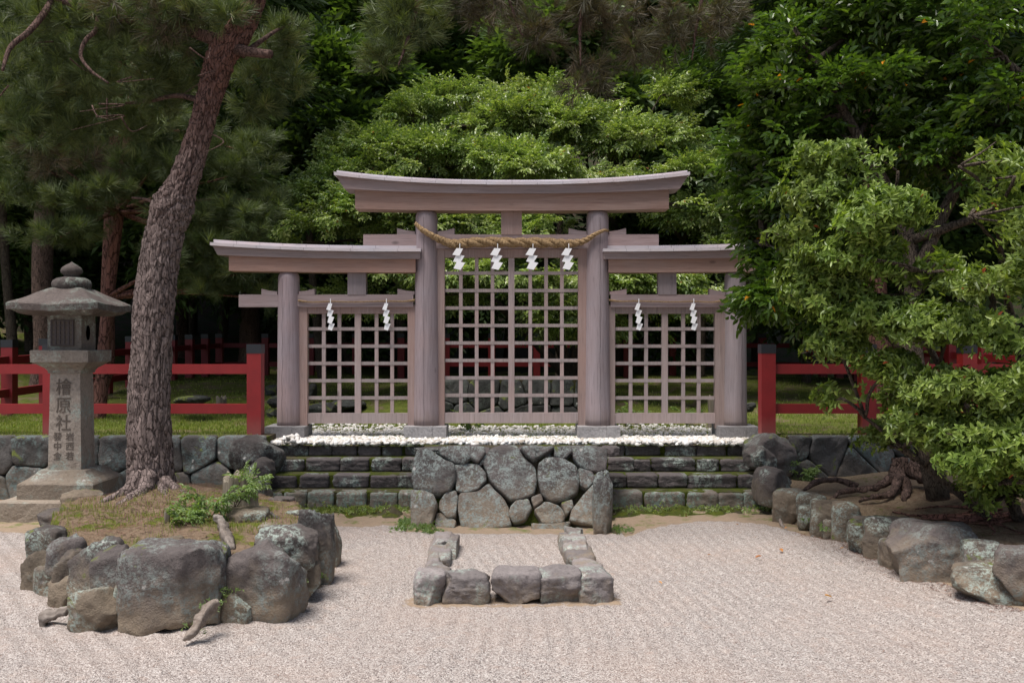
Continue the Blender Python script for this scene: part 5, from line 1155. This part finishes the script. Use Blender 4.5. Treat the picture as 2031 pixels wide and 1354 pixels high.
drift('driftwood', [(432, 1192, 5.72), (415, 1205, 5.68), (400, 1225, 5.62), (385, 1248, 5.58), (364, 1270, 5.55)], [.022, .030, .030, .026, .010], 'grey dead root leaning down to the gravel at the island front', 'dead root', seed=3)
drift('driftwood', [(184, 1164, 6.0), (165, 1185, 6.0), (140, 1206, 6.0), (110, 1218, 6.0), (88, 1226, 6.0), (86, 1246, 6.0)], [.014, .02, .022, .026, .032, .02], 'grey dead root lying on the gravel left of the island', 'dead root', seed=5)
drift('driftwood', [(536, 1016, 7.6), (545, 1026, 7.5), (560, 1034, 7.5), (575, 1042, 7.5)], [.008, .022, .014, .006], 'small white splinter of wood beside the pointed boulder', 'dead wood', seed=6)
drift('driftwood', [(1490+57, 1030, 9.2), (1551, 1040, 9.1), (1560, 1052, 9.0)], [.01, .014, .008], 'short grey stick at the gravel edge by the right kerb', 'stick', seed=7)
# stump on the island
def stump(px, d, w_, h_, label, z0, m=STUMP, seed=0, flare=1.35):
    X = (px-CX)/F*d; seg, n = 64, 40; a = np.linspace(0, 2*np.pi, seg, endpoint=False); V = []
    r = np.random.default_rng(seed); ph = r.uniform(0, 6, 5)
    top = h_*(1+.10*np.sin(a*2+ph[0])+.06*np.sin(a*7+ph[1])+.05*np.sin(a*13+ph[2]))
    for i in range(n):
        t = i/(n-1); rr = w_/2*(flare+(1-flare)*min(1, t*2.2)**.6)*(1+.06*np.sin(a*3+ph[3])+.05*np.abs(np.sin(a*9+ph[4]+t))+.03*np.sin(a*21)); V.append(np.stack([rr*np.cos(a), rr*np.sin(a)*.9, -.06+(top+.06)*t], -1))
    V.append(V[-1]*[.82, .82, .96]); V.append(V[-1]*[.4, .4, .8]); V = np.vstack(V); V += .006*np.stack([fbm(V*[26, 26, 6]+i*5, 2, i) for i in range(3)], -1); n += 2
    V = np.vstack([V, [[0, 0, h_*.7]]]); i = np.arange(n-1)[:, None]*seg; j = np.arange(seg)[None]; k = (j+1) % seg; Fq = np.stack([i+j, i+k, i+seg+k, i+seg+j], -1).reshape(-1, 4); j = np.arange(seg)
    return tag(mesh_np('tree_stump', V, [Fq, np.stack([(n-1)*seg+j, (n-1)*seg+(j+1) % seg, np.full(seg, n*seg)], -1)], m, loc=(X, d, z0)), label, 'tree stump')
stump(476, 7.75, .25, .27, 'weathered grey green stump on the island behind the seedlings', .38)
stump(1418, 12.6, .16, .36, 'small pale stump behind the right end of the gate', .6, seed=3)
stump(438, 14.5, .14, .17, 'short brown stump on the moss beyond the front fence', .72, seed=4)
stump(332, 7.1, .035, .09, 'thin dark broken stem stuck in the island soil', .40, seed=6)
# right hand stump with sprawling roots
def Zb(x, y): return float(bed_z(np.array([x]), np.array([y]))[0])
RX, RY = 3.55, 9.35
rp = []; rr_ = []
for pth, r_ in (([(3.62, 9.3, .16), (3.35, 9.15, .08), (3.05, 9.1, .05), (2.85, 9.0, .02)], [.07, .04, .028, .012]), ([(3.6, 9.25, .14), (3.4, 8.95, .05), (3.2, 8.85, .06), (3.05, 8.75, .03)], [.06, .035, .025, .012]), ([(3.65, 9.35, .26), (3.6, 9.28, .16), (3.62, 9.15, .06), (3.5, 8.9, .02)], [.10, .09, .06, .02]),
   ([(3.7, 9.3, .2), (3.9, 9.0, .06), (4.1, 8.7, .03)], [.1, .06, .03]), ([(3.3, 9.5, .05), (3.1, 9.55, .10), (2.85, 9.45, .08), (2.7, 9.4, .02)], [.04, .035, .03, .01])):
    rp.append([(a, b_, Zb(a, b_)+c) for a, b_, c in pth]); rr_.append(r_)
rr_ = [[q*.8 for q in x] for x in rr_]; o = roots(rp, rr_, CEDB, None, 'root_stump', (RX, RY, .28), 12); tag(o, 'grey dead stump with sprawling roots under the right shrub', 'tree stump')
rp, rr_ = [], []; r5 = np.random.default_rng(8)
for k in range(16):
    a = r5.uniform(2.0, 4.6); x, y = 4.0+r5.uniform(-.3, .2), 7.9+r5.uniform(-.3, .5); pth = []; L = r5.uniform(.25, .55)
    for i in range(5): pth.append((x, y, Zb(x, y)+.012)); x += math.cos(a)*L*.5; y += math.sin(a)*L*.4; a += r5.uniform(-.5, .5); x = max(x, float(curb_x(y))+.15)
    rp.append(pth); rr_.append(np.linspace(.018, .005, 5)*r5.uniform(.6, 1.3))
tag(roots(rp, rr_, REDB, None, 'surface_roots', (3.8, 7.9, .28), 6), 'tangle of thin reddish roots on the soil under the right shrub', 'roots')

# rocks on the lawn
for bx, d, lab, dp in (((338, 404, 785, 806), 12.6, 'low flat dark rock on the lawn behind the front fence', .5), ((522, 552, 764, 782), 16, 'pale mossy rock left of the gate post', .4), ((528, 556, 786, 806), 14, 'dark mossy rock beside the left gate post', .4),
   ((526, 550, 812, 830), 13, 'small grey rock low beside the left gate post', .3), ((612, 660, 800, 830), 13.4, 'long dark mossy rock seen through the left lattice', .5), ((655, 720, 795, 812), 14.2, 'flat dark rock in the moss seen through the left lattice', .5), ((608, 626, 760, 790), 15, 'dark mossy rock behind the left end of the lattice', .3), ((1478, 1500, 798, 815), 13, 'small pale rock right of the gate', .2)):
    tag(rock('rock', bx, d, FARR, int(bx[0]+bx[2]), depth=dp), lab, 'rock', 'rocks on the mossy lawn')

# ------------------------------------------------------------------ pebbles, grass, moss, litter
def pebbles():
    V0, Q0 = CS[3]; D = nrm(V0); r = np.random.default_rng(2); n = 9500; x = r.uniform(-2.72, 2.72, n); y = 10.80+np.abs(r.normal(size=n))*.85; s = r.uniform(.014, .036, n); keep = (y < 13.2)
    x, y, s = x[keep], y[keep], s[keep]; ex = 260; x = np.r_[x, r.normal(-2.42, .10, ex)]; y = np.r_[y, r.normal(10.92, .06, ex)]; s = np.r_[s, r.uniform(.016, .032, ex)]; n = len(x)
    hp = np.r_[np.zeros(n-ex), .07*np.exp(-((x[-ex:]+2.42)/.1)**2)*r.random(ex)]
    near = np.clip(1-(y-10.8)/.5, 0, 1)
    z = plat_z(x, y)+.008+hp+near*.028*r.random(n)
    cut = ~((np.abs(x) < .95) & (y < 10.2)); B = nrm(r.normal(size=(n, 3))); U = nrm(r.normal(size=(n, 3))); M = rotm(B, U)
    sc3 = s[:, None]*np.stack([r.uniform(.9, 1.5, n), r.uniform(.8, 1.1, n), r.uniform(.55, .9, n)], -1)
    J = D[None]*(1+.12*r.normal(size=(n, len(D), 1)))
    V = (J*sc3[:, None])@M; V[:, :, 2] *= .8; V = V+np.stack([x, y, z], -1)[:, None]
    Fq = (Q0[None]+(np.arange(n)*len(D))[:, None, None]).reshape(-1, 4); mesh = mesh_np('pebbles', V.reshape(-1, 3), Fq, PEB, np.repeat(r.random(n), len(D)), smooth=True); return mesh
def peb_mat():
    m, t, b = mat('white_pebbles'); nb = NB(t); a = nb.n('ShaderNodeAttribute', attribute_name='tint'); v = nb.coord(); n = nb.noise(v, 40, 4)
    c = nb.ramp(a.outputs['Fac'], [(0, (.22, .18, .14)), (.06, (.34, .30, .25)), (.15, (.40, .37, .34)), (.3, (.55, .53, .51)), (.7, (.65, .64, .63)), (1, (.78, .77, .77))]); c = nb.mix(nb.ramp(n, [(.35, .5), (.6, 0)]), c, (.46, .41, .34)); nb.l(c, b.inputs['Base Color']); b.inputs['Roughness'].default_value = .7; return m
pb = pebbles(); pb.data.materials.clear(); pb.data.materials.append(peb_mat()); tag(pb, 'band of white pebbles at the foot of the gate', 'pebbles', None, 'stuff')

def blades(name, x, y, z, hgt, wd, m, label, seed, lean=.5, tint=(0, 1), flat=False):
    r = np.random.default_rng(seed); n = len(x); h_ = hgt*r.uniform(.5, 1.3, n); a = r.uniform(0, 6.28, n); b_ = r.uniform(0, 6.28, n); L = lean*r.random(n)*h_
    base = np.stack([x, y, z], -1); s = np.stack([np.cos(a), np.sin(a), 0*a], -1)*(wd*r.uniform(.6, 1.2, n))[:, None]/2
    if flat: top = base+np.stack([np.cos(b_)*h_, np.sin(b_)*h_, r.uniform(-.003, .006, n)], -1); s = np.stack([-np.sin(b_), np.cos(b_), 0*a], -1)*wd/2; mid_ = (base+top)/2+[0, 0, .004]
    else: top = base+np.stack([np.cos(b_)*L, np.sin(b_)*L, h_], -1); mid_ = base+np.stack([np.cos(b_)*L*.3, np.sin(b_)*L*.3, h_*.6], -1)
    V = np.stack([base-s, base+s, mid_+s*.8, mid_-s*.8, top], 1).reshape(-1, 3); o = np.arange(n)[:, None]*5
    return tag(mesh_np(name, V, [o+np.array([[0, 1, 2, 3]]), o+np.array([[3, 2, 4]])], m, np.repeat(r.uniform(*tint, n), 5), smooth=False), label, None, None, 'stuff')
r = np.random.default_rng(12)
def patch(n, x0, x1, y0, y1, thr=-.2, f=1.4, s=0):
    x = r.uniform(x0, x1, n); y = y0+(y1-y0)*r.random(n)**1.4; k = fbm(np.stack([x*f, y*f, 0*x], -1), 3, s) > thr+.35*r.normal(size=n); return x[k], y[k]
gx1, gy1 = zip(*[patch(52000, -8, -2.72, 10.72, 14.5, -.45), patch(15000, -7, -2.4, 14, 22, .1), patch(30000, 2.78, 8, 10.72, 14.5, -.35), patch(34000, -2.7, 2.75, 11.1, 13.8, .0, 2.5, 6), patch(12000, 1.2, 7, 13.5, 22, .1), patch(8000, -2.6, 1.2, 14.6, 22, .1)])
gx1 = np.concatenate(gx1); gy1 = np.concatenate(gy1); blades('grass', gx1, gy1, plat_z(gx1, gy1), .036, .008, L_GR, 'short grass and moss on the upper lawn', 1)
ix, iy = patch(5200, -3.75, -2.3, 6.35, 8.3, -.1, 2.2, 3); jx, jy = patch(1500, -2.2, -1.45, 6.8, 8.2, .0, 2.2, 4); ix = np.r_[ix, jx]; iy = np.r_[iy, jy]; zi = isl_z(ix, iy); k = zi > .3
blades('grass', ix[k], iy[k], zi[k], .04, .004, L_GR, 'sparse yellow green grass on the pine island', 2)
lx = np.r_[r.normal(-2.75, .55, 5000), r.uniform(-3.6, -1.5, 1500)]; ly = np.r_[r.normal(7.7, .7, 5000), r.uniform(6.3, 8.8, 1500)]; zl = isl_z(lx, ly); k = zl > .3
blades('needle_litter', lx[k], ly[k], zl[k]+.006, .06, .0035, LITTER, 'fallen pine needles on the island soil', 3, flat=True)
lx = r.normal(4.05, .6, 9000); ly = r.normal(7.9, .8, 9000); k = (lx > curb_x(ly)+.1) & (ly < 10) & (ly > 5.5); lx, ly = lx[k], ly[k]
blades('needle_litter', lx, ly, bed_z(lx, ly)+.008, .07, .004, LITTER, 'reddish fallen needles under the right shrub', 4, flat=True)
t = r.random(1400); yy = 6.2+2.6*t; xx = curb_x(yy)-.12-np.abs(r.normal(size=1400))*.13; blades('needle_litter', xx, yy, ground_z(xx, yy)+.004, .035, .004, LITTER, 'red brown needles along the right kerb on the gravel', 5, flat=True)

lx = r.uniform(-4.5, 4.5, 2600); ly = 3.4+5.6*r.random(2600)**.8; k = (soil_mask(lx, ly) < .3); blades('needle_litter', lx[k], ly[k], ground_z(lx[k], ly[k])+.006, .02, .004, LITTER, 'dark scraps of litter strewn over the gravel', 15, flat=True)
# small weeds along the wall foot and steps: moss cushions with tiny leaves
def weeds(name, pts, sc_, label, seed, m=L_FRESH, temps=None, n=10, spread=.05, stuff=True):
    r = np.random.default_rng(seed); P_ = []
    for p in pts: P_.append(np.array(p)+r.normal(size=(n, 3))*[spread, spread, spread*.3])
    p = np.vstack(P_); k = len(p); p[:, 2] = np.maximum(p[:, 2], np.repeat([q[2] for q in pts], n)); d = r.normal(size=(k, 3))*[1, 1, .4]+[0, 0, .5]
    return tag(scatter(name, temps or T_ROS, p, d, r.normal(size=(k, 3))+[0, 0, .1], sc_*r.uniform(.6, 1.3, k), r.uniform(0, .5, k), m, None, (0, 0, 0)), label, None, None, 'stuff')
pw = [(x, 9.78+.06*math.sin(x*9), .05) for x in np.linspace(-2.6, -1.0, 22)]+[(x, 9.80, .05) for x in np.linspace(1.05, 2.7, 18)]
weeds('weeds', pw, .022, 'tiny green weeds and moss at the foot of the steps', 6, n=12, spread=.08, m=L_MID)
pw = [(-.80+.02*i, 9.22-.1*i*.8, .0) for i in range(5)]+[(-.99, 9.05+.1*i, .0) for i in range(5)]+[(1.0, 9.0, 0), (1.04, 9.1, 0)]
weeds('weeds', pw, .028, 'green weeds sprouting round the corner of the middle wall', 7, n=14, spread=.05, m=L_FRESH)
pw = [tuple(P(a, b_, d)) for a, b_, d in ((420, 1196, 5.8), (590, 1150, 6.4), (150, 1200, 6.1), (445, 1170, 5.95), (380, 1240, 5.75), (640, 1140, 6.9), (1620, 1040, 8.6), (1600, 1030, 8.9), (1640, 1050, 8.5))]
weeds('weeds', pw, .022, 'small sprouts in the gaps between boulders', 8, n=6, spread=.03)
# moss mounds at the base of the steps
def moss_strip(x0, x1, seed, label):
    a = np.arange(x0, x1, .02); b_ = np.arange(9.42, 10.0, .02); X, Y = np.meshgrid(a, b_); X, Y = X.ravel(), Y.ravel(); p = np.stack([X, Y, 0*X], -1)
    z = -.005+.055*smooth(9.45, 9.85, Y)*smooth(0, .15, X-x0)*smooth(0, .15, x1-X)+.03*fbm(p*6, 3, seed)-.05*smooth(9.6, 9.42, Y); nx = len(a); i = np.arange(len(b_)-1)[:, None]*nx+np.arange(nx-1)[None]
    tag(mesh_np('moss', np.stack([X, Y, z], -1), np.stack([i, i+1, i+nx+1, i+nx], -1).reshape(-1, 4), MOSS), label, None, None, 'stuff')
moss_strip(-2.85, -.95, 1, 'dark green moss under the left steps'); moss_strip(.95, 2.75, 2, 'dark green moss under the right steps')

# seedlings on the island and a few plants behind the gate
def seedling(px, py, d, z0, h_, nst, sc_, label, seed, grp=None, m=L_FRESH, name='seedling'):
    X = (px-CX)/F*d; B = np.array([X, d, z0]); r = np.random.default_rng(seed); T = empty(name, tuple(B), label, 'plant', grp); st, Pp, Dd = [], [], []
    for k in range(nst):
        a = r.uniform(0, 6.28); e = np.array([math.cos(a)*h_*.7, math.sin(a)*h_*.5, h_*r.uniform(.6, 1.05)]); st.append(limb((0, 0, 0), e, .004, .002, r, 6, .12, 4, .05))
        for j in range(6): t = .4+.6*j/5; Pp.append(B+e*t+[0, 0, math.sin(t*3.1)*.12*h_]); Dd.append(e*[1, 1, .0]+r.normal(size=3)*h_*.5)
    V, Fs = join(st); mesh_np('stems', V, Fs, TWIG, parent=T); p = np.array(Pp); dd = np.array(Dd); n = len(p)
    scatter('leaves', T_CAM, p, dd, np.array([0, 0, 1.])+r.normal(size=(n, 3))*.15, sc_*r.uniform(.7, 1.2, n), r.uniform(0, .5, n), m, T, tuple(B)); return T
GS = 'young plants on the island'
seedling(420, 1010, 7.3, .40, .22, 5, .11, 'leafy seedling right in front of the stump', 1, GS)
seedling(385, 1020, 7.2, .40, .14, 5, .11, 'low seedling left of the stump near the pine foot', 2, GS)
seedling(462, 1000, 7.45, .42, .33, 4, .10, 'tallest seedling leaning over the stump', 3, GS)
seedling(368, 1035, 7.0, .40, .08, 4, .09, 'smallest seedling beside the thin broken stem', 4, GS)
for px, d, lab, s in ((1240, 12.9, 'fern seen low through the right lattice', 5), (1262, 13.0, 'second fern low in the right lattice beside the first', 6), (1362, 12.9, 'leafy weed low in the right lattice near its door edge', 7), (935, 12.2, 'grass tuft on the pebbles under the middle gate', 8), (1590, 10.35, 'spiky weed at the foot of the right wall', 9)):
    seedling(px, 0, d, .6 if d > 10.5 else .25, .22 if d > 10.5 else .12, 6, .10, lab, s, 'small plants near the gate and wall')
# fallen leaves on the gravel
fl = [((1497, 1113), 'orange fallen leaf nearest the steps on the right gravel'), ((1552, 1101), 'pale yellow fallen leaf right of the orange one'), ((1650, 1192), 'curled brown fallen leaf out on the right gravel'), ((1404, 1107), 'faint tan fallen leaf left of the orange one'), ((1556, 1054), 'tan fallen leaf at the gravel edge by the kerb'), ((1313, 1165), 'tiny dark fallen leaf on the gravel right of the edging stones'), ((1464, 1046), 'small light fallen leaf at the top of the right gravel'), ((1665, 1094), 'small orange fallen leaf close to the kerb boulders')]
for i, ((a, b_), lab) in enumerate(fl):
    d = H*F/(b_-CY); X = (a-CX)/F*d; V, Fq = leaf_verts(.055 if i < 3 else .035, .032 if i < 3 else .02, .5, -.3); an = i*1.7; c, s = math.cos(an), math.sin(an); V = V@np.array([[c, s, 0], [-s, c, 0], [0, 0, 1]])
    tag(mesh_np('fallen_leaf', V, Fq, FALL, np.full(6, (i*.37) % 1), loc=(X, d, .028)), lab, 'fallen leaf', 'fallen leaves on the gravel')
